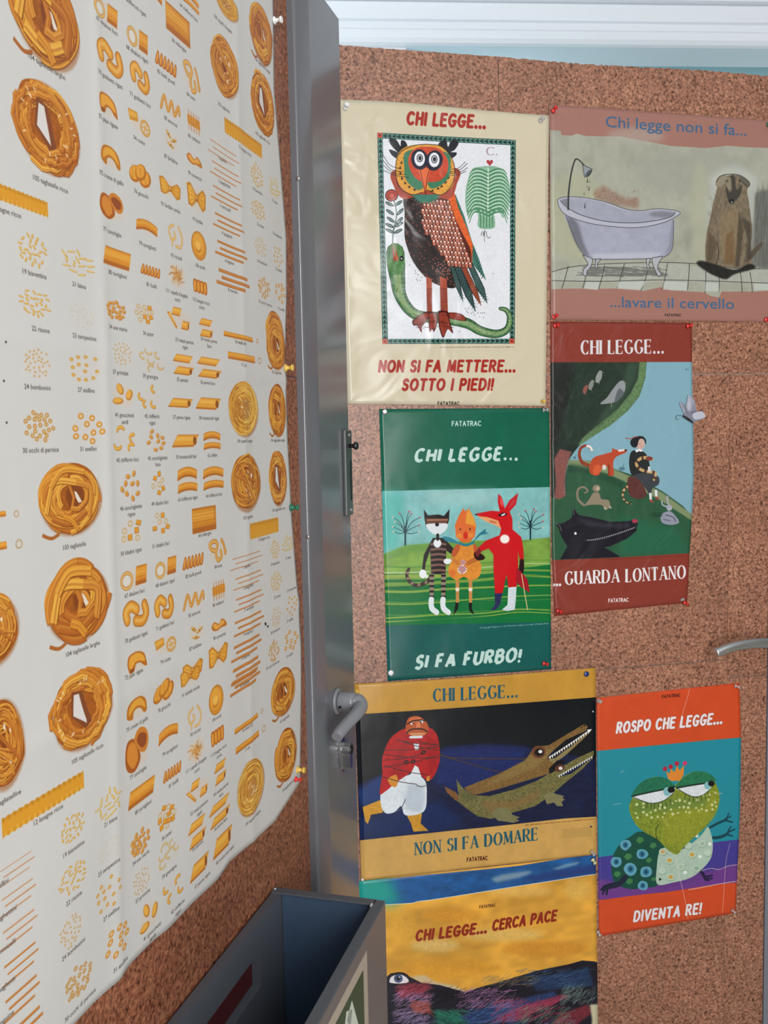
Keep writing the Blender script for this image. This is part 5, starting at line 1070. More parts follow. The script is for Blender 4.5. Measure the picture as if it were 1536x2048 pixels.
        for s in (-1, 1):
            for k in (-.2, 0, .2): c.l([(0, 0), (s * .4, k * 1.3)], .025, '#b0701f', sm=0, a=.6)
        c.e(0, 0, .07, .16, '#a8641e'); c.e(-.01, -.03, .04, .09, '#e0a544')
    elif t == 'ricc': p_curl(c, [(-.1, -.4), (-.4, -.2), (-.3, .2), (-.02, .1), (-.1, -.1)], .09, '#d8b67a'); p_curl(c, [(.2, -.4), (.42, 0), (.3, .42), (0, .44)], .09, '#d8b67a'); p_curl(c, [(-.2, .25), (-.24, .46)], .08, '#d8b67a')
    elif t == 'disc':
        for i in range(34): a = i * .185; c.e(.44 * math.cos(a), .44 * math.sin(a), .06, .05, '#b9752a')
        c.e(0, 0, .45, .45, '#cf8a2c'); c.e(-.03, -.05, .36, .36, '#df9f3a'); c.e(-.05, .08, .2, .17, '#c0761f', a=.8, b=1); c.e(-.06, 0, .17, .15, '#eab552', b=1)
    elif t == 'scrib':
        for i in range(60):
            a = rnd.uniform(0, 6.28); r = rnd.uniform(.15, .5); x, y = rnd.uniform(-.12, .12), rnd.uniform(-.12, .12)
            c.l([(x, y), (x + r * .5 * math.cos(a + .3), y + r * .5 * math.sin(a + .3)), (x + r * math.cos(a) * .9, y + r * math.sin(a) * .9)], .022, rnd.choice(['#c9904a', '#dcae6c', '#a8682a']))
    elif t == 'wav':
        for i in range(4): x = -.36 + i * .24; c.f([(x - .13, -.36), (x, -.5), (x + .13, -.36), (x + .12, .36), (x, .5), (x - .12, .36)], '#b5661f', sm=1); c.f([(x - .08, -.3), (x, -.36), (x + .06, -.3), (x + .05, .3), (x - .08, .3)], '#dc9836', sm=1)
    elif t == 'comb':
        for i in range(5): x = -.36 + i * .18; c.l([(x, -.48), (x, .48)], .06, '#b87a3a', sm=0)
        c.f([(-.46, -.24), (.44, -.28), (.46, .2), (-.44, .24)], '#cf8a30', nz=.1)
        for i in range(5): x = -.36 + i * .18; c.l([(x, -.24), (x, .2)], .04, '#a9642a', sm=0, a=.7)
    elif t == 'blob': c.f([(-.5, -.1), (-.3, -.4), (0, -.1), (.2, -.44), (.46, -.1), (.5, .3), (.1, .3), (-.1, .42), (-.4, .3)], '#b8702a', sm=1); c.f([(-.4, -.1), (-.26, -.28), (-.04, 0), (.2, -.3), (.38, 0), (.1, .16), (-.2, .26)], '#dfa148', sm=1)
    elif t == 'curl': p_curl(c, [(-.1, -.02), (-.3, -.1), (-.44, -.34), (-.2, -.46), (.0, -.3), (-.1, .1), (.0, .42), (.2, .3), (.16, .05)], .13, '#cf9648'); p_curl(c, [(.22, -.44), (.34, -.2), (.42, .2), (.44, .1)], .12, '#c98a40')
    elif t == 'ovals':
        for x, y, a in ((-.12, -.22, 70), (.28, .0, -70), (-.24, .28, -5)): c.e(x, y, .24, .14, '#b8782a', rot=a); c.e(x - .02, y - .02, .2, .1, '#e0a848', rot=a)
    elif t == 'dots2': p_scat(c, 30, 'bit', rnd, .12)
    elif t[:5] == 'lines':
        k = int(t[5]); th = (.022, .03, .038, .046, .06, .075)[k]; n = 3
        for i in range(n):
            y_ = (-.32, .05, .4)[i]; x_ = (-.42, -.34, -.5)[i]
            c.l([(x_, y_), (x_ + .9, y_)], th * 1.2, ('#b0703f', '#a9642e')[k > 2], sm=0, cap=0); c.l([(x_, y_ - .01), (x_ + .9, y_ - .01)], th * .6, ('#c98d5c', '#c9843c')[k > 2], sm=0, cap=0)
    elif t == 'bar': p_tube(c, sl=.0, y0=-.4, y1=.4)
    elif t == 'oring': p_ring(c, 0, 0, .4, .12, '#b9aa90')
    c.loc = None

def cap(c, s, x, y, size=1.0):
    """a caption centred under an item"""
    L = s.split('|')
    for i, q in enumerate(L):
        e = text_edges(q, .006); w = (e[..., 0].max() - e[..., 0].min()) if len(e) else 1
        k = .0066 * size
        c.local(x, y, 1, 1); o, _, _ = c.loc
        c.loc = None
        W = w * k * 1.08 * c.k; H = k * c.k
        xx = (e[..., 0] - e[..., 0].min()) / w; yy = e[..., 1]
        E = np.stack([o[0] - W / 2 + xx * W, o[1] + i * H * 1.15 + H * .3 - yy * H], -1)
        c.put(E, '#4a433e')

C1 = """n_larghe 185 70 320 440 104 tagliatelle larghe;195 300|n_ricce 195 555 300 410 105 tagliatelle ricce;212 815
lasagna 60 870 290 75 12 lasagne ricce;10 930|rice 130 1100 140 150 19 biavettina;140 1208|long 325 1155 150 120 21 biava;335 1258|rice 145 1330 150 125 22 risone;163 1452|dot 345 1385 130 120 23 tempestine;355 1485
ringtube 452 52 110 100 67 ditaloni lisci;455 120|gob 470 262 115 125 70 gobbetti rigati;470 355|pipe 460 465 85 95 72 pipe rigate;460 540|creste 470 690 95 95 75 creste di gallo;475 788|shells2 475 905 110 125 77 conchiglie;478 1025|tube 500 1135 130 80 80 tortiglioni;503 1210|bits2 495 1365 88 88 34 ave marie;503 1445
ringtube 592 172 92 105 68 ditaloni rigati;590 245|gob 602 348 80 115 71 gobbetti lisci;603 445|ruote 600 540 98 90 74 ruote;598 622|gnocchi 605 770 95 100 76 gnocchi;607 857|tubebow 632 995 95 55 79 tortiglietti;635 1085|fus 648 1190 85 45 81 fusilli;652 1258|pater 622 1375 88 85 36 pater;637 1470
tubebow 655 -40 90 60 63 chifferoni rigati;575 30|twotube 825 5 80 60 64 chifferoni lisci;818 62|fus 717 282 95 62 82 fusilli grandi;717 345|zig 735 470 90 80 85 amorosi;738 540|farfal 737 615 62 80 87 farfalline;738 705|bow 735 830 95 80 91 farfalle tonde;737 917|ricc 758 1035 70 105 93 riccioli;762 1133|scrib 762 1210 80 110 111 capelli d'angelo|corti;765 1293|threepen 775 1400 110 95 53 mezzi pennini|rigati;798 1502
wide 770 112 108 120 66 millerighe;775 205|curl 832 348 75 125 84 twist;828 430|comb 840 540 62 85 86 radiatori;842 615|blob 842 705 66 52 90 convertini;845 778|bow 852 870 85 110 92 farfalle;857 975|disc 862 1080 68 130 106 tondi;868 1175|wav 868 1260 62 58 112 lasagne ricce|corte;873 1328|twopen 893 1440 62 80 54 mezze penne|lisce;905 1498
n_fine 985 20 100 120 100 capelli d'angelo;970 112|n_tagliolini 975 292 120 262 102 tagliolini;973 478|lines0 967 670 125 70 1 capellini;965 705|lines1 975 762 125 70 2 spaghettini;975 812|lines2 980 868 125 70 3 vermicelli;978 918|lines3 988 985 125 70 4 spaghetti;985 1036|lines4 1000 1105 130 70 6 linguine;995 1155|lines5 1008 1230 135 75 8 trenette;1008 1282|bar 1035 1480 125 22 16 mezzi ziti;1040 1508|oring 1118 1497 14 20
n_larghe 1135 145 100 270 104 tagliatelle larghe;1142 295|n_ricce 1142 450 105 270 105 tagliatelle ricce;1142 612|lasagna 1060 610 160 70 12 lasagne ricce;1062 668|rice 1115 770 58 110 19 biavettina;1118 845|long 1193 825 52 90 21 biava;1195 890|rice 1122 925 68 85 22 risone;1130 995|dot 1205 985 45 70 23 tempestine;1208 1038|bit 1130 1085 60 90 24 bombonini;1138 1158|star 1212 1125 50 95 27 stelline;1216 1190|ringlet 1148 1265 60 95 30 occhi di pernice;1155 1337|ring 1222 1287 48 95 31 anellini;1228 1362|n_tagl 1198 1455 82 185"""
C2 = """bit 150 168 135 135 24 bombonini;152 278|star 356 188 145 140 27 stelline;365 291|ringlet 160 445 145 150 30 occhi di pernice;168 553|ring 370 450 145 140 31 anellini;374 548
n_tagl 297 758 278 325 103 tagliatelle;315 972|n_larghe 327 1212 275 350 104 tagliatelle larghe;350 1423|n_tagliolini -50 1335 250 330|oring 58 828 24 32|oring 70 960 34 44|bar -20 830 62 28|bar -20 970 70 40
dots2 518 128 92 115 37 primizie;513 214|ovals 525 305 100 105 41 gnocchetti|sardi;532 400|arc 540 510 108 115 43 chifferini lisci;545 596|shell 560 705 92 125 46 conchigliette|rigate;560 804|tubelet 560 905 98 115 50 ditalini rigati;560 998|ringtube 572 1105 120 98 67 ditaloni lisci;575 1180|gob 582 1270 112 115 70 gobbetti rigati;582 1372|pipe 585 1475 85 88 72 pipe rigate;570 1534
hook 650 150 105 95 39 gramigna;645 231|arc 648 312 95 98 42 chifferini|rigati;653 405|shell 672 505 85 100 45 conchigliette|lisce;678 588|tubelet 685 695 72 98 49 ditalini lisci;688 785|tubelet 692 872 82 98 51 ditalini lisci;692 968|ringtube 715 1062 96 88 68 ditaloni rigati;712 1135|gob 708 1240 82 108 71 gobbetti lisci;712 1322|ruote 715 1400 98 80 74 ruote;712 1475
twopen 788 175 96 88 55 pennini;787 246|pen 780 342 112 40 57 penne rigate;785 410|pen 802 508 122 54 59 mostaccioli lisci;805 582|twotube 810 678 88 112 63 chifferoni rigati;812 765|wide 885 852 105 108 66 millerighe;888 922|fus 837 1035 92 54 82 fusilli grandi;838 1098|zig 840 1205 95 72 85 amorosi;843 1270|farfal 850 1348 68 72 87 farfalline;845 1415
twopen 902 188 106 88 56 penne lisce;898 258|pen 902 345 112 50 58 mostaccioli rigati;905 413|twotube 918 506 76 80 62 chifferi;920 576|twotube 925 670 92 100 64 chifferoni lisci;928 750|curl 945 990 80 98 84 twist;948 1062|comb 950 1162 60 80 86 radiatori;948 1225|blob 950 1315 64 50 90 convertini;950 1368|bow 943 1448 84 100|bow 832 1512 90 80
bar 1035 52 128 26 16 mezzi ziti;1040 82|oring 1118 70 14 20|bar 1048 143 120 38 17 ziti;1052 181|oring 1128 157 18 30|n_fine 1058 365 138 250 100 capelli d'angelo;1065 513|n_tagliolini 1070 688 135 262 102 tagliolini;1078 847|lines0 1070 1030 135 60 1 capellini;1070 1062|lines1 1078 1115 125 60 2 spaghettini;1078 1150|lines2 1080 1205 125 65 3 vermicelli;1080 1246|lines3 1075 1305 130 70 4 spaghetti;1070 1352|lines4 1068 1412 128 75 6 linguine;1064 1458|lines5 1066 1512 125 75
n_tagl 1203 90 86 212 103 tagliatelle;1205 213|n_larghe 1208 370 76 236 104 tagliatelle larghe;1212 510|n_ricce 1212 672 78 242 105 tagliatelle ricce;1216 812|lasagna 1152 890 128 72 12 lasagne ricce;1150 940|rice 1198 985 42 88 19 biavettina;1200 1050|long 1255 962 52 78 21 biava;1258 1025|rice 1203 1125 52 92 22 risone;1208 1195|dot 1270 1100 38 78 23 tempestine;1272 1162|bit 1200 1282 48 98 24 bombonini;1200 1345|star 1270 1232 52 98 27 stelline;1264 1298|ringlet 1195 1428 48 98 30 occhi di pernice;1190 1495|ring 1270 1385 62 95 31 anellini;1264 1452"""
C3 = """n_tagliolini 0 300 185 410 102 tagliatelline;10 555|n_ricce 340 150 262 345 105 tagliatelle ricce;368 350|lasagna 185 560 350 85 12 lasagne ricce;198 618|rice 300 672 115 130 19 biavettina;307 768|long 460 565 115 130 21 biava;468 648|rice 305 890 132 125 22 risone;308 985|dot 465 765 112 118 23 tempestine;463 848|bit 295 1125 108 150 24 bombonini;308 1208|star 465 960 118 150 27 stelline;475 1053|ringlet 333 1340 128 145 30 occhi di pernice;342 1452|ring 500 1175 128 140 31 anellini;518 1276
lines0 55 850 150 90 1 capellini;-20 935|lines1 60 975 150 95 2 spaghettini;0 1065|lines2 65 1115 150 95 3 vermicelli;0 1210|lines3 70 1265 150 105 4 spaghetti;0 1375|lines4 75 1415 150 110 6 linguine;0 1520|lines5 85 1560 160 110
creste 583 145 96 95 75 creste di gallo;588 222|shells2 588 330 108 175 77 conchiglie;595 435|tube 612 518 125 72 80 tortiglioni;620 586|bits2 607 735 86 108 34 ave marie;610 808|dots2 612 905 82 118 37 primizie;618 975|ovals 645 1055 86 128 41 gnocchetti|sardi;658 1130
gnocchi 707 70 92 98 76 gnocchi;710 150|tubebow 730 255 88 58 79 tortiglietti;738 338|fus 748 427 78 48 81 fusilli;753 482|pater 722 622 80 105 36 pater;723 710|hook 728 790 96 112 39 gramigna;733 868|arc 748 938 90 110 42 chifferini|rigati;768 1022
bow 823 8 88 72 91 farfalle tonde;828 78|ricc 845 185 64 98 93 riccioli;848 258|scrib 850 330 74 112 111 capelli d'angelo|corti;852 400|threepen 858 505 100 92 53 mezzi pennini|rigati;862 588|twopen 853 690 78 105 55 pennini;855 755|pen 863 845 86 64 57 penne rigate;877 905
disc 938 112 64 132 106 tondi;940 195|wav 943 270 56 66 112 lasagne ricce|corte;948 338|twopen 955 428 54 88 54 mezze penne|lisce;958 508|twopen 953 600 96 92 56 penne lisce;958 660|pen 967 735 90 76 58 mostaccioli rigati;978 795
lines5 1063 28 128 66 8 trenette;1062 45|bar 1072 215 104 26 16 mezzi ziti;1074 238|oring 1142 160 14 22|bar 1077 297 104 34 17 ziti;1075 330|oring 1150 238 18 32|n_fine 1093 492 122 238 100 capelli d'angelo;1102 632
n_tagl 1234 75 106 205 103 tagliatelle;1240 200|n_larghe 1246 350 94 225 104 tagliatelle larghe;1258 488"""
def art_pasta(c):
    rnd = random.Random(11); K = .4557
    for src, oy in ((C1, 0), (C2, 650), (C3, 1348)):
        fit(c, 0, oy, K)
        for ln in src.split('\n'):
            parts = []
            for q in ln.split('|'):
                if parts and not (q.split(' ')[0] and len(q.split(' ')) >= 5 and q.split(' ')[1].lstrip('-').isdigit()): parts[-1] += '|' + q
                else: parts.append(q)
            for q in parts:
                tx = q.split(' ', 5)
                item(c, tx[0], *[float(v) for v in tx[1:5]], rnd)
                if len(tx) > 5:
                    s, xy = tx[5].split(';'); x, y = xy.split(); cap(c, s, float(x), float(y) - 4)
    fit(c, 0, 650, K)
    for x, y in ((1150, 1308), (1152, 1313), (1163, 1322), (6, 75), (3, 245), (15, 428)): c.e(x, y, 4, 5, '#20201f')
    # creases of the folded sheet: worn lines
# ------------------------------------------------------------------ the setting
def S(o): o['kind'] = 'structure'; return o
S(mesh('floor', [(-3, -1.7, -.1), (3, -1.7, -.1), (3, 3.4, -.1), (-3, 3.4, -.1), (-3, -1.7, 0), (3, -1.7, 0), (3, 3.4, 0), (-3, 3.4, 0)], BOXF, M['floor']))
S(mesh('ceiling', [(-.9, -1.7, 3.0), (3, -1.7, 3.0), (3, 3.4, 3.0), (-.9, 3.4, 3.0), (-.9, -1.7, 3.1), (3, -1.7, 3.1), (3, 3.4, 3.1), (-.9, 3.4, 3.1)], BOXF, M['white_paint']))
BEAM = Plane(math.radians(86), -2.6)
def wallbox(name, x0, x1, y0, y1, z0, z1, mt, parent=None, **k):
    return mesh(name, [(x0, y0, z0), (x1, y0, z0), (x1, y1, z0), (x0, y1, z0), (x0, y0, z1), (x1, y0, z1), (x1, y1, z1), (x0, y1, z1)], BOXF, mt, parent, **k)
BACK = Plane(math.radians(86), -3.05)
S(box8('wall_back', BACK, -1.6, 3.2, 0, 3.0, -.1, 0, M['blue_paint']))
# white head of the door frame high behind the cork door, a moulded section
zb = BEAM.sz((1100, 90))[1]; zt = BEAM.sz((1100, 5))[1]; z50 = BEAM.sz((1100, 48))[1]; z62 = BEAM.sz((1100, 60))[1]
prof = [(-.14, zb), (-.012, zb), (-.002, zb + .004), (.006, zb + .014), (.006, z62 - .006), (.002, z62), (.002, z50 - .002), (-.004, z50), (-.004, z50 + .004), (.004, z50 + .008), (.004, zt - .006), (.0, zt - .002), (-.006, zt), (.016, zt + .003), (.016, zt + .13), (-.14, zt + .13)]
v = [BEAM.w(-1.2, z, h) for h, z in prof] + [BEAM.w(2.6, z, h) for h, z in prof]; n = len(prof)
f = [tuple(range(n)), tuple(range(2 * n - 1, n - 1, -1))] + [(i, (i + 1) % n, n + (i + 1) % n, n + i) for i in range(n)]
S(mesh('trim_1', v, f, M['white_frame']))
q0 = BEAM.sz((814, 90))[0]
S(box8('trim_2', BEAM, q0 - 1.4, q0, 0, zb, -.12, -.03, M['white_frame']))
S(box8('wall_top', BEAM, -1.2, 2.6, zt + .13, 3.0, -.12, -.01, M['white_paint']))
S(wallbox('wall_right', 2.85, 2.95, -1.5, 3.3, 0, 3.0, M['room_paint']))
# wall behind the camera with its window
Y0 = -1.5
S(wallbox('wall_window', -.9, .52, Y0 - .12, Y0, 0, 3.0, M['room_paint']))
S(wallbox('wall_window', 1.44, 2.85, Y0 - .12, Y0, 0, 3.0, M['room_paint']))
S(wallbox('wall_window', .52, 1.44, Y0 - .12, Y0, .37, .73, M['room_paint']))
S(wallbox('wall_window', .52, 1.44, Y0 - .12, Y0, 2.93, 3.0, M['room_paint']))
win = S(empty('window_1', (.98, Y0, 0)))
for x0, x1, z0, z1 in ((.52, .56, 0, 2.93), (1.40, 1.44, 0, 2.93), (.56, 1.40, .73, .77), (.56, 1.40, 2.89, 2.93), (.56, 1.40, 0, .04), (.56, 1.40, .33, .37)):
    wallbox('window_bar', x0, x1, Y0 - .08, Y0 - .02, z0, z1, M['white_frame'], win)

# ------------------------------------------------------------------ cork door (right)
TOPZ = WALL.sz((1100, 119))[1]
sL, sR = -.12, WALL.sz((1528.5, 1750))[0]
door = S(empty('door_1', WALL.w((sL + sR) / 2, 0)))
door['label'] = 'tall door faced with brown cork sheets, hung with posters'
box8('door_slab', WALL, sL, sR + .16, .01, TOPZ - .004, -.045, -.005, M['slab'], door)
box8('door_edge', WALL, sR + .002, sR + .16, .01, TOPZ - .004, -.005, .002, M['grey_trim'], door, bevel=.001)
sa = WALL.sz((997, 150))[0]; sb = WALL.sz((1455, 1290))[0]; za = WALL.sz((1460, 748))[1]; zc = WALL.sz((1380, 1325))[1]; zd = WALL.sz((1480, 1354))[1]
rr = random.Random(4)
def top_edge(a0, a1):
    n = int((a1 - a0) / .006); P_ = []
    for i in range(n + 1):
        a = a0 + (a1 - a0) * i / n
        dz = (.0006 if a < sa else .0014) * rr.uniform(-1, 1) - (.0025 * math.sin(a * 9) if a > sa else 0)
        P_.append((a, TOPZ - .002 + dz))
    return P_[::-1]
g = .0009
def cork_tile(P, a0, a1, z0, z1, mt, par, top=None, h0=-.0048, h1=0):
    e = .00035
    pts = [(a0 + e, z0 + g), (a1 - e, z0 + g)] + (top if top else [(a1 - e, z1 - g), (a0 + e, z1 - g)])
    return prism('cork_sheet', P, pts, h0, h1, mt, par)
cork_tile(WALL, sL, sa, za, TOPZ, M['cork'], door, top_edge(sL + g, sa - g))
cork_tile(WALL, sa, sR, za, TOPZ, M['cork'], door, top_edge(sa + g, sR - g))
cork_tile(WALL, sL, sb, zc, za, M['cork'], door); cork_tile(WALL, sb, sR, zd, za, M['cork'], door)
cork_tile(WALL, sL, sb, .03, zc, M['cork'], door); cork_tile(WALL, sb, sR, .03, zd, M['cork'], door)
# steel lever handle
hd = empty('door_handle', Vector((0, 0, 0)), door)
hd.location = WALL.at(1596, 1292) - door.location
hx, hz = WALL.sz((1596, 1292))
def wp(px, py, h): q = Plane(1.35486, WALL.off + h); a, z = q.sz((px, py)); return q.w(a, z)
lathe('rosette', wp(1588, 1296, .002), WALL.n, [(.026, 0), (.026, .006), (.022, .009), (.012, .009), (.012, .012)], M['steel'], hd)
hp = [wp(1588, 1296, .008), wp(1589, 1295, .03), wp(1586, 1292, .05), wp(1566, 1287, .058), wp(1536, 1286, .058), wp(1500, 1287, .058), wp(1462, 1294, .058), wp(1430, 1306, .056)]
tube('lever', hp, [.011, .011, .0115, .012, .0122, .0122, .0122, .0122], M['steel'], hd, n=20)

# ------------------------------------------------------------------ grey door leaf (left)
leafz = LFACE.sz((669, 27))[1]; se = 1.654
leaf = S(empty('door_2', LCORK.w(1.2, 0)))
leaf['label'] = 'open grey door leaf with a cork panel beside its glossy stile'
DH = .021
# stile: prism with a rounded near corner
pr = [(se, -.012), (se, DH - .0015), (se - .0015, DH)]
rad = .0; s_flat = LFACE.sz((622, 943))[0]; s_band = LFACE.sz((641, 943))[0]
pr += [(s_band + .006, DH), (s_band, DH - .0002), (s_band - .006, DH - .0012), (s_flat + .012, DH - .0042)]
for k in range(7):
    t = math.pi / 2 * k / 6
    pr.append((s_flat + .007 - .007 * math.sin(t), DH - .0125 + .007 * math.cos(t)))
pr += [(s_flat, -.012)]
v = [LCORK.w(a, .01, h) for a, h in pr] + [LCORK.w(a, leafz, h) for a, h in pr]; n = len(pr)
f = [tuple(range(n)), tuple(range(2 * n - 1, n - 1, -1))] + [(i, (i + 1) % n, n + (i + 1) % n, n + i) for i in range(n)]
o = mesh('door_stile', v, f, M['grey'], leaf)
for p in o.data.polygons:
    if len(p.vertices) == 4 and p.index > 3: p.use_smooth = True
o.data.set_sharp_from_angle(angle=math.radians(35))
box8('door_core', LCORK, .1, s_flat - rad + .001, .01, leafz, -.03, -.004, M['grey_trim'], leaf)
zj = LCORK.sz((584, 754))[1]; zj2 = .55
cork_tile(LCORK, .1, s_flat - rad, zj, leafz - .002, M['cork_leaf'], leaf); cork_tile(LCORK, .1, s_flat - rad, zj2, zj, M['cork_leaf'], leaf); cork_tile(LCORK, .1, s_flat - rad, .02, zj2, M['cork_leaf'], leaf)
for px, py in ((580, 357), (607, 1072), (585, 10)):
    a, z = LCORK.sz((px, py)); lathe('screw', LCORK.w(s_flat - rad + .0002, z, .012), -LCORK.dr, [(.0035, 0), (.0035, .0006), (.002, .0016), (.0008, .0018)], M['chrome'], leaf, n=12)
def lf(px, py, h=0): a, z = LFACE.sz((px, py)); return LFACE.w(a, z, h)
# lever handle of grey plastic
lh = empty('lever_handle', Vector((0, 0, 0)), leaf); lh.location = lf(672, 1402) - leaf.location; lh['label'] = 'grey plastic lever handle'
B0 = lf(673, 1402)
nn = Vector(LFACE.n); dd = Vector(LFACE.dr)
lathe('rosette', B0, nn, [(.024, 0), (.024, .003), (.022, .005), (.017, .0055)], M['handle'], lh, n=32)
lathe('neck', B0, nn, [(.0175, .006), (.018, .009), (.018, .030), (.016, .036)], M['handle'], lh, n=32)
lathe('set_screw', B0 + nn * .0125 - dd * .0165 + Vector((0, 0, -.0055)), -dd, [(.0028, 0), (.0028, .0019), (.0005, .0021)], M['dark'], lh, n=12)
up_ = Vector((0, 0, 1))
tube('lever', [B0 + nn * .022, B0 + nn * .040 - up_ * .001, B0 + nn * .048 - up_ * .006 - dd * .01, B0 + nn * .048 - up_ * .011 - dd * .035, B0 + nn * .042 - up_ * .018 - dd * .062, B0 + nn * .036 - up_ * .026 - dd * .092, B0 + nn * .035 - up_ * .031 - dd * .104],
     [.0165, .0165, .0135, .0115, .0108, .0108, .0095], M['handle'], lh, n=20)
# lock cylinder
lc = empty('lock_cylinder', Vector((0, 0, 0)), leaf); K0 = lf(682, 1508); lc.location = K0 - leaf.location
def oval(w, h, n=28, dz=0): return [(w * math.cos(2 * math.pi * i / n), h * math.sin(2 * math.pi * i / n) + dz) for i in range(n)]
sk, zk = LFACE.sz((682, 1508))
prism('escutcheon', LFACE, [(sk + a, zk + b) for a, b in oval(.017, .037)], 0, .004, M['chrome'], lc, bevel=.001)
key = []
for i in range(20): t = math.radians(-50 + 280 * i / 19); key.append((sk + .0125 * math.cos(t), zk + .010 + .0125 * math.sin(t)))
for i in range(9): t = math.radians(180 + 180 * i / 8); key.append((sk + .0075 * math.cos(t), zk - .019 + .009 * math.sin(t)))
prism('barrel', LFACE, key, .004, .020, M['chrome'], lc, bevel=.0008)
lathe('plug', LFACE.w(sk, zk + .010, .020), nn, [(.009, 0), (.009, .0016), (.0075, .002), (.0075, .0012)], M['gunmetal'], lc, n=24)
box8('keyhole', LFACE, sk - .0008, sk + .0008, zk + .003, zk + .017, .0205, .0224, M['dark'], lc)
# sliding bolt plate at the leaf's edge
bp_ = empty('bolt_plate', Vector((0, 0, 0)), leaf); zp1 = LFACE.sz((690, 860))[1]; zp0 = LFACE.sz((696, 1030))[1]; bp_.location = LFACE.w(1.63, zp0) - leaf.location
sp0, sp1 = 1.612, 1.650
box8('plate', LFACE, sp0, sp1, zp0, zp1, .0002, .0075, M['plate'], bp_, bevel=.0022)
box8('slot', LFACE, sp0 + .022, sp0 + .029, zp0 + .028, zp1 - .058, .0072, .0079, M['dark'], bp_)
for z in (zp0 + .010, zp1 - .010): lathe('screw', LFACE.w((sp0 + sp1) / 2 + .004, z, .0073), nn, [(.0042, 0), (.0038, .0012), (.002, .0022)], M['chrome'], bp_, n=14)
lathe('knob', LFACE.w(sp0 + .020, zp1 - .030, .007), nn, [(.004, 0), (.0038, .007), (.0045, .009), (.0072, .012), (.0078, .015), (.006, .0175)], M['gunmetal'], bp_, n=20)

# ------------------------------------------------------------------ posters
def paper(name, label, P, quad, art, bg, ppm, h=.0015, wave=.0012, seed=1, rough=.3, edges=None, crumple=.25, cs=14, group=None, nx=44, ny=60, cat='poster', coat=0, folds=()):
    """quad: TL, TR, BR, BL in photo pixels; edges: optional dict side -> list of pixels"""
    c = Canvas(P, quad if edges is None else sum([list(e) for e in edges.values()], list(quad)), ppm, bg, seed)
    art(c)
    im = c.image(name + '_print')
    Q = P.sz(quad); TL, TR, BR, BL = Q
    def line(side, A, B, t):
        if edges and side in edges:
            p = P.sz(edges[side]); k = 1 if side in 'LR' else 0
            d = np.concatenate([[0], np.cumsum(np.hypot(*np.diff(p, axis=0).T))]); d /= d[-1]
            return np.array([np.interp(t, d, p[:, 0]), np.interp(t, d, p[:, 1])])
        return A * (1 - t) + B * t
    r = random.Random(seed); W_ = [(r.uniform(2, 9), r.uniform(2, 9), r.uniform(0, 6), r.uniform(.3, 1)) for _ in range(7)]
    V = []; UV = []
    for j in range(ny + 1):
        v_ = j / ny
        for i in range(nx + 1):
            u_ = i / nx
            Lp, Rp = line('L', TL, BL, v_), line('R', TR, BR, v_); Tp, Bp = line('T', TL, TR, u_), line('B', BL, BR, u_)
            p = Lp * (1 - u_) + Rp * u_ + Tp * (1 - v_) + Bp * v_ - (TL * (1 - u_) * (1 - v_) + TR * u_ * (1 - v_) + BR * u_ * v_ + BL * (1 - u_) * v_)
            e = sum(k[3] * math.sin(k[0] * u_ * 2.2 + k[1] * v_ * 2.2 + k[2]) for k in W_) / 4
            hh = h + wave * (.9 + e) * (.7 + .3 * math.sin(math.pi * u_))
            for ax_, a_, b_, am_, wd_ in folds:
                d_ = abs(p[ax_] - a_ - b_ * (p[1 - ax_] - 1.5)); hh += am_ * math.exp(-d_ / wd_)
            V.append(P.w(p[0], p[1], hh)); UV.append(((p[0] - c.s0) / (c.s1 - c.s0), (p[1] - c.z0) / (c.z1 - c.z0)))
    F = [(j * (nx + 1) + i, j * (nx + 1) + i + 1, (j + 1) * (nx + 1) + i + 1, (j + 1) * (nx + 1) + i) for j in range(ny) for i in range(nx)]
    ctr = sum(V, Vector()) / len(V)
    me = bpy.data.meshes.new(name); me.from_pydata([q - ctr for q in V], [], F)
    # print faces out of the wall
    me.update()
    if me.polygons[0].normal.dot(Vector(P.n)) < 0: me.flip_normals()
    uv = me.uv_layers.new(name='print')
    for lp in me.loops: uv.data[lp.index].uv = UV[lp.vertex_index]
    for p in me.polygons: p.use_smooth = True
    o = bpy.data.objects.new(name, me); COL.objects.link(o); o.location = ctr
    m_ = bpy.data.materials.new(name + '_paper'); m_.use_nodes = True; N = m_.node_tree.nodes; L = m_.node_tree.links
    b = N['Principled BSDF']; b.inputs['Roughness'].default_value = rough; b.inputs['Coat Weight'].default_value = coat; b.inputs['Coat Roughness'].default_value = .12; b.inputs['Specular IOR Level'].default_value = .34
    t = N.new('ShaderNodeTexImage'); t.image = im; t.interpolation = 'Cubic'; t.extension = 'EXTEND'
    L.new(t.outputs[0], b.inputs['Base Color'])
    if crumple:
        tc = N.new('ShaderNodeTexCoord')
        n1 = N.new('ShaderNodeTexNoise'); n1.inputs['Scale'].default_value = cs; n1.inputs['Detail'].default_value = 2; n1.inputs['Distortion'].default_value = .8
        L.new(tc.outputs['Object'], n1.inputs['Vector'])
        bb = N.new('ShaderNodeBump'); bb.inputs['Strength'].default_value = crumple; bb.inputs['Distance'].default_value = .02
        L.new(n1.outputs['Fac'], bb.inputs['Height']); L.new(bb.outputs[0], b.inputs['Normal'])
    me.materials.append(m_); me.materials.append(M['paper_back'])
    sd = o.modifiers.new('thickness', 'SOLIDIFY'); sd.thickness = .0004; sd.offset = -1; sd.material_offset = 1; sd.material_offset_rim = 1
    tag(o, label, cat, group or ('reading posters on the cork door' if P is WALL else None))
    return o
PPM = 2000
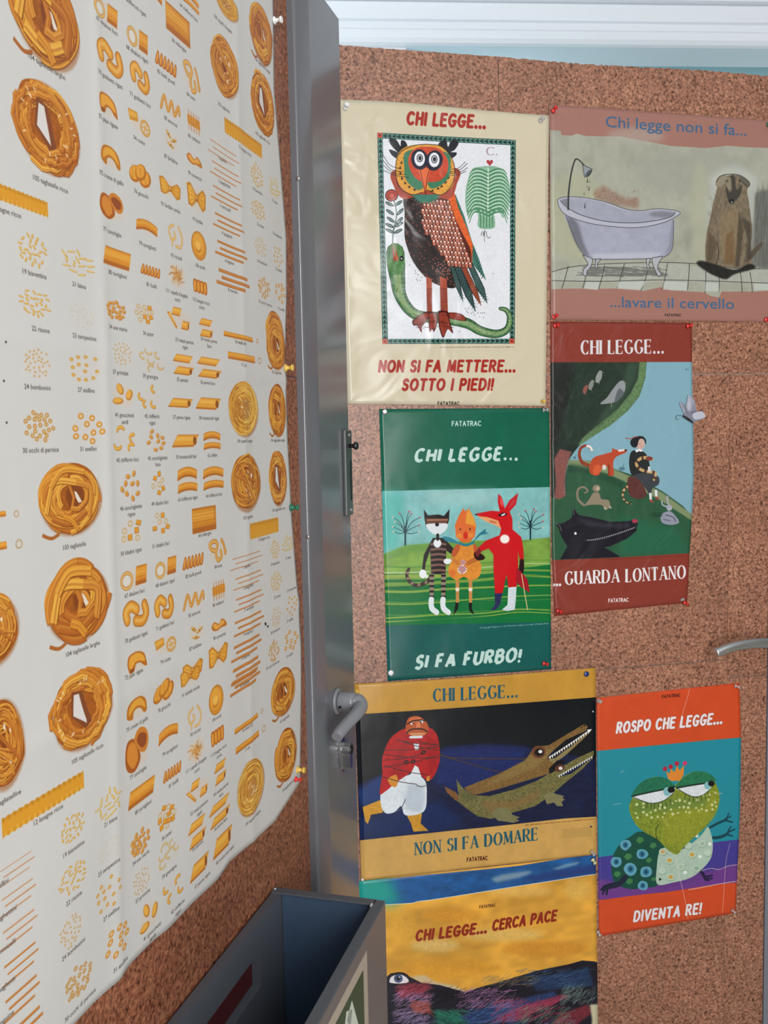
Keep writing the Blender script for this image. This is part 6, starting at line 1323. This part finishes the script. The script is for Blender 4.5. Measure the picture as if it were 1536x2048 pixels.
RE = [(540, -40), (542, 0), (544, 182), (554, 296), (570, 478), (571, 592), (568, 700), (567, 718), (572, 878), (581, 1037), (590, 1151), (599, 1288), (599, 1348), (598, 1416), (597, 1500), (597, 1562)]
BE = [(100, 2090), (140, 2050), (183, 2005), (230, 1962), (258, 1925), (302, 1880), (330, 1858), (380, 1805), (432, 1757), (456, 1722), (505, 1680), (545, 1642), (572, 1600), (597, 1562)]
if not globals().get('SKIP'):
    paper('pasta_poster', 'big creased white chart of pasta shapes pinned to the grey door', LCORK, [(-90, -330), (540, -40), (597, 1562), (-90, 2290)], art_pasta, '#c8c7c4', 1900, h=.002, wave=.002, rough=.45, seed=5,
          edges={'R': RE, 'B': [(-90, 2290), (0, 2190)] + BE}, crumple=.10, cs=5, nx=110, ny=150, cat='poster',
          folds=((0, LCORK.sz((200, 760))[0], .035, .0024, .010), (1, LCORK.sz((300, 720))[1], .0, .0022, .012), (1, LCORK.sz((300, 1345))[1], .02, .003, .014), (0, LCORK.sz((480, 760))[0], .03, .002, .014)))
    paper('owl_poster', 'cream poster of a red and brown owl standing on a green snake', WALL, [(676, 200), (1097, 232), (1090, 812), (694, 808)], art_owl, '#cfc5ab', PPM, h=.0026, seed=2, rough=.21, crumple=.32, cs=9,
          edges={'T': [(676, 200), (760, 203), (860, 211), (960, 221), (1040, 228), (1097, 232)]})
    paper('bathtub_poster', 'pink and grey poster with a white bathtub and a sitting brown dog', WALL, [(1097, 210), (1548, 243), (1546, 644), (1100, 640)], art_bath, '#b58071', PPM, h=.0030, seed=3, rough=.3, crumple=.3, cs=8)
    red = paper('wolf_poster', 'dark red poster with a child, a fox and a black wolf on a green hill', WALL, [(1100, 643), (1383, 646), (1373, 1205), (1108, 1232)], art_red, '#86382c', PPM, h=.0012, seed=4, rough=.3, crumple=.3, cs=12,
          edges={'R': [(1383, 646), (1383, 725), (1386, 860), (1387, 950), (1384, 1020), (1378, 1110), (1373, 1205)], 'L': [(1100, 643), (1101, 900), (1103, 1100), (1108, 1232)]})
    paper('cat_and_fox_poster', 'green poster with a striped cat, an orange hooded figure and a red fox', WALL, [(758, 818), (1098, 816), (1102, 1338), (775, 1362)], art_green, '#15604a', PPM, h=.0010, seed=6, rough=.2, crumple=.07, cs=7)
    paper('crocodile_poster', 'gold-banded poster of a red-coated man pulled by two crocodiles', WALL, [(708, 1367), (1190, 1335), (1192, 1707), (722, 1760)], art_gold, '#c0923e', PPM, h=.0028, seed=7, rough=.22, crumple=.07, cs=7,
          edges={'T': [(708, 1367), (850, 1360), (1000, 1350), (1100, 1342), (1190, 1335)]})
    paper('frog_poster', 'orange and turquoise poster of a crowned green frog', WALL, [(1192, 1395), (1478, 1365), (1474, 1825), (1197, 1872)], art_frog, '#cc4a22', PPM, h=.0012, seed=8, rough=.36, crumple=.14, cs=10,
          edges={'R': [(1478, 1365), (1481, 1473), (1480, 1600), (1476, 1700), (1470, 1825)]})
    paper('peace_poster', 'yellow poster below the crocodiles, with a multicoloured scribbled body and an eye', WALL, [(716, 1762), (1191, 1709), (1196, 2105), (738, 2190)], art_pace, '#d99f3c', PPM, h=.0010, seed=9, rough=.28, crumple=.07, cs=7)
    # die-cut paper butterfly standing proud of the red poster's edge
    bf = [(1393, 790), (1380, 812), (1376, 830), (1360, 804), (1357, 812), (1363, 826), (1350, 832), (1362, 834), (1376, 842), (1388, 846), (1400, 842), (1407, 834), (1404, 828), (1393, 823), (1385, 826), (1397, 815), (1398, 806)]
    def art_bf(c):
        fit(c, 1090, 640, .29285)
        c.f([(948, 512)] + [(975, 515), (1005, 560), (1020, 620), (1000, 645), (950, 640), (955, 580)], '#a3a6b4', sm=1, grad='#5c5e6c'); c.f([(912, 560), (945, 590), (950, 650), (930, 645)], '#8f93a4', sm=1); c.f([(985, 660), (1030, 625), (1075, 635), (1088, 658), (1040, 675), (1000, 675)], '#b2b6c4', sm=1, b=1); c.f([(925, 640), (960, 655), (1000, 695), (960, 685)], '#23242c', sm=1)
    P_ = np.array([(1374, 789), (1387, 800), (1390, 816), (1392, 824), (1402, 822), (1410, 833), (1400, 840), (1389, 843), (1384, 847), (1375, 842), (1362, 833), (1366, 828), (1356, 806), (1360, 804), (1370, 812)], float)
    c = Canvas(WALL, [(1340, 780), (1420, 780), (1420, 860), (1340, 860)], 3000, '#8d90a0', 3); fit(c, 1340, 780, .07143)
    c.a[:] = rgb('#7d8090')
    c.f([(470, 130), (520, 160), (650, 290), (710, 500), (640, 620), (450, 620), (400, 480)], '#a9abb8', sm=1, grad='#7a7d8c'); c.f([(500, 200), (560, 330), (560, 560), (480, 600), (440, 440)], '#c2c4ce', b=14, a=.8); c.f([(230, 330), (320, 420), (400, 620), (320, 650), (260, 540)], '#9a9dac', sm=1)
    c.f([(600, 680), (760, 600), (900, 620), (980, 730), (840, 800), (660, 820)], '#b9bcc8', sm=1, b=2); c.f([(300, 690), (420, 740), (560, 830), (640, 950), (480, 900), (340, 760)], '#25262e', sm=1); c.l([(570, 660), (640, 610), (700, 620)], 14, '#3a3c46'); c.l([(400, 460), (430, 600), (480, 660)], 12, '#3f414c')
    im = c.image('butterfly_print')
    q = WALL.sz(P_)
    bo = prism('paper_butterfly', WALL, [(a, z) for a, z in q], .0042, .0046, M['paper_back'], red)
    bm_ = bpy.data.materials.new('butterfly_paper'); bm_.use_nodes = True; N = bm_.node_tree.nodes
    t = N.new('ShaderNodeTexImage'); t.image = im; bm_.node_tree.links.new(t.outputs[0], N['Principled BSDF'].inputs['Base Color']); N['Principled BSDF'].inputs['Roughness'].default_value = .35
    bo.data.materials[0] = bm_; uv = bo.data.uv_layers.new(name='print'); off = bo.location + red.location
    for lp in bo.data.loops:
        w = bo.data.vertices[lp.vertex_index].co + off; a = Vector(WALL.dr).dot(w); uv.data[lp.index].uv = ((a - c.s0) / (c.s1 - c.s0), (w.z - c.z0) / (c.z1 - c.z0))
    bo['label'] = 'grey die-cut butterfly overhanging the edge'
    tube('feeler', [WALL.at(1362, 832, .0045), WALL.at(1352, 831, .005), WALL.at(1350, 838, .005), WALL.at(1356, 839, .005)], .0004, M['dark'], red, n=6)

# ------------------------------------------------------------------ push pins
PROF = [(.0052, .0), (.0055, .0012), (.0048, .0022), (.0028, .0032), (.0024, .0070), (.0028, .0082), (.0044, .0092), (.0046, .0110), (.0040, .0118)]
def pin(label, P, px, py, col, tilt=(0, 0), h=.003, k=1.0, flat=False, group=None, name='push_pin'):
    a, z = P.sz((px, py)); base = P.w(a, z, h)
    ax = (Vector(P.n) + Vector(P.dr) * tilt[0] + Vector((0, 0, tilt[1]))).normalized()
    r = empty(name, base); tag(r, label, 'pin', 'push pins holding the posters')
    if flat:
        lathe('head', base + ax * .0003, ax, [(.0062 * k, 0), (.0062 * k, .0008), (.0045 * k, .0018), (.0015 * k, .0022)], M['pin_' + col], r, n=20)
    else:
        lathe('head', base, ax, [(p * k, q * k) for p, q in PROF], M['pin_' + col], r, n=18)
    lathe('needle', base + ax * .0008, -ax, [(.0006, 0), (.0006, h + .002), (.0001, h + .006)], M['chrome'], r, n=6)
    return r
W_, L_ = WALL, LCORK
pin('white pin high on the right edge of the pasta chart', L_, 543, 42, 'white', (.0, .0), .004, 1.15)
pin('yellow pin a third of the way down the pasta chart edge', L_, 566, 736, 'yellow', (0, 0), .004, 1.15)
pin('green pin halfway down the pasta chart edge', L_, 577, 1015, 'green', (0, 0), .004, 1.15)
pin('yellow pin at the bottom corner of the pasta chart', L_, 590, 1539, 'yellow', (0, 0), .004, 1.15)
pin('small red pin under the yellow one at the chart corner', L_, 586, 1558, 'red', (0, -.05), .004, .9)
pin('white pin in the top left corner of the owl poster', W_, 690, 217, 'white', (.1, .25), .005, 1.1)
pin('clear pin in the top right corner of the owl poster', W_, 1079, 243, 'clear', (.35, .3), .005, 1.0)
pin('yellow pin in the bottom right corner of the owl poster', W_, 1083, 803, 'yellow', (.1, 0), .005, .8)
pin('clear pin in the top left corner of the green poster', W_, 768, 824, 'clear', (-.1, .05), .003, 1.0)
pin('clear pin in the top right corner of the green poster', W_, 1086, 820, 'clear', (.9, 0), .003, 1.0)
pin('flat white tack in the bottom left corner of the green poster', W_, 781, 1345, 'white', (0, 0), .003, 1.0, True)
pin('red pin in the bottom right corner of the green poster', W_, 1086, 1326, 'red', (.8, -.1), .003, 1.0)
pin('red pin in the top left corner of the bathtub poster', W_, 1104, 224, 'red', (.4, .6), .005, 1.1)
pin('dark green pin in the top right corner of the bathtub poster', W_, 1534, 251, 'green', (.2, .1), .005, 1.1)
pin('red pin in the bottom left corner of the bathtub poster', W_, 1105, 635, 'red', (.5, .35), .005, 1.0)
pin('red pin in the bottom right corner of the bathtub poster', W_, 1529, 640, 'red', (.4, .1), .005, 1.1)
pin('red pin in the top left corner of the wolf poster', W_, 1108, 652, 'red', (.6, .1), .004, .95)
pin('red pin in the top right corner of the wolf poster', W_, 1373, 653, 'red', (.6, .15), .004, 1.0)
pin('red pin in the bottom left corner of the wolf poster', W_, 1114, 1221, 'red', (.6, -.15), .004, .95)
pin('red pin in the bottom right corner of the wolf poster', W_, 1366, 1204, 'red', (.7, -.45), .004, 1.0)
pin('clear pin beside the red one on the wolf poster', W_, 1362, 1199, 'clear', (-.1, .3), .004, .7)
pin('flat navy tack in the top right corner of the crocodile poster', W_, 1171, 1347, 'navy', (0, 0), .005, 1.05, True)
pin('yellow pin at the top left of the crocodile poster by the door edge', W_, 712, 1380, 'yellow', (.1, 0), .005, .6)
pin('clear pin in the bottom right corner of the crocodile poster', W_, 1181, 1701, 'clear', (.45, -.7), .005, 1.0)
pin('small grey tack in the bottom left corner of the crocodile poster', W_, 724, 1757, 'white', (0, 0), .005, .5, True)
pin('pale yellow pin in the top right corner of the peace poster', W_, 1184, 1718, 'cream', (.25, -.6), .003, 1.0)
pin('clear pin in the top left corner of the frog poster', W_, 1196, 1401, 'clear', (.0, .1), .003, .95)
pin('clear pin in the top right corner of the frog poster', W_, 1469, 1371, 'clear', (.7, -.2), .003, 1.0)
pin('clear pin in the bottom left corner of the frog poster', W_, 1194, 1862, 'clear', (.3, -.6), .003, 1.0)
pin('clear pin in the bottom right corner of the frog poster', W_, 1462, 1818, 'clear', (.6, -.7), .003, 1.0)

# ------------------------------------------------------------------ open metal box on the leaf
zr = LCORK.sz((545, 1777))[1]; sBk = LCORK.sz((545, 1777))[0]; w_ = .180; sFr = .72; zbm = .40; th = .010
bx = empty('metal_box', LCORK.w(1.0, zbm, .1)); tag(bx, 'open-topped dark grey metal box against the grey door below the pasta chart', 'box')
# wall next to the leaf, with a grip slot cut through it
hx0, hx1, hz0, hz1 = .84, 1.180, .750, .803
def wall_hole(name, P, a0, a1, z0, z1, h0, h1, ha0, ha1, hz0, hz1, mt, par):
    V_ = []; 
    for h in (h0, h1):
        for a, z in ((a0, z0), (a1, z0), (a1, z1), (a0, z1), (ha0, hz0), (ha1, hz0), (ha1, hz1), (ha0, hz1)): V_.append(P.w(a, z, h))
    F_ = []
    for b, rv in ((0, 0), (8, 1)):
        for i in range(4):
            q = (b + i, b + (i + 1) % 4, b + 4 + (i + 1) % 4, b + 4 + i); F_.append(q[::-1] if rv else q)
    for i in range(4): F_.append((i, (i + 1) % 4, 8 + (i + 1) % 4, 8 + i)); F_.append((4 + i, 4 + (i + 1) % 4, 12 + (i + 1) % 4, 12 + i))
    return mesh(name, V_, F_, mt, par)
wall_hole('side_panel', LCORK, sFr, sBk, zbm, zr, .004, .004 + th * 1.4, hx0, hx1, hz0, hz1, M['box'], bx)
box8('slot_backing', LCORK, hx0 - .01, hx1 + .01, hz0 - .01, hz1 + .01, .0015, .0038, M['maroon'], bx)
e_ = LCORK
box8('back_panel', e_, sBk - .008, sBk, zbm, zr, .019, w_ - .012, M['box_in'], bx)
box8('rim', e_, sBk - .014, sBk + .002, zr - .0005, zr + .002, .004, w_ - .010, M['box'], bx, bevel=.0008)
box8('side_panel', e_, sFr, sBk, zbm, zr, w_ - .012, w_ + .004, M['box_out'], bx, bevel=.0012)
box8('rim', e_, sFr, sBk + .001, zr - .0005, zr + .002, w_ - .013, w_ + .003, M['box'], bx, bevel=.0008)
box8('bottom_panel', e_, sFr, sBk, zbm, zbm + .01, .019, w_ - .012, M['box_in'], bx)
box8('front_panel', e_, sFr, sFr + .01, zbm, zr - .1, .019, w_ - .012, M['box_in'], bx)
lathe('worn_corner', e_.w(sBk - .004, zr + .0012, .006), (0, 0, 1), [(.002, 0), (.002, .0016), (.001, .002)], M['scuff'], bx, n=8)
box8('corner_seal', e_, sBk - .020, sBk - .0135, zr - .012, zr + .0035, w_ - .0145, w_ - .0115, M['scuff'], bx)
OUT = Plane(LEAF, LCORK.off + w_ + .004)
M['sign_edge'] = mat('sign_border', '#a89c8c', .4); M['sign_green'] = mat('sign_green', '#34462c', .35); M['sign_white'] = mat('sign_white', '#c2c9bb', .4)
sg = empty('sign_label', Vector((0, 0, 0)), bx); sg.location = OUT.at(725, 1960) - bx.location; sg['label'] = 'green and white lettered label on the outer side'
ps = OUT.sz([(733, 1901), (736, 2048)]); sx1 = ps[0][0]; zt_ = ps[0][1]
box8('label_border', OUT, sx1 - .40, sx1, zt_ - .20, zt_, .0, .0006, M['sign_edge'], sg)
box8('label_field', OUT, sx1 - .385, sx1 - .020, zt_ - .185, zt_ - .017, .0005, .0010, M['sign_green'], sg)
def letter(pts, w, name='letter'):
    bmv = []; F_ = []
    for a, b in zip(pts[:-1], pts[1:]):
        a = Vector(a); b = Vector(b); d = (b - a).normalized(); n_ = Vector((-d.y, d.x)) * w / 2
        k = len(bmv)
        for q in (a + n_, b + n_, b - n_, a - n_): bmv.append(OUT.w(q.x, q.y, .0010))
        for q in (a + n_, b + n_, b - n_, a - n_): bmv.append(OUT.w(q.x, q.y, .0014))
        F_ += [tuple(k + i for i in f_) for f_ in BOXF]
    return mesh(name, bmv, F_, M['sign_white'], sg)
ax_ = sx1 - .085; zt2 = zt_ - .034
letter([(ax_ - .05, zt2 - .1), (ax_, zt2), (ax_ + .05, zt2 - .1)], .026); letter([(ax_ - .03, zt2 - .065), (ax_ + .03, zt2 - .065)], .014)
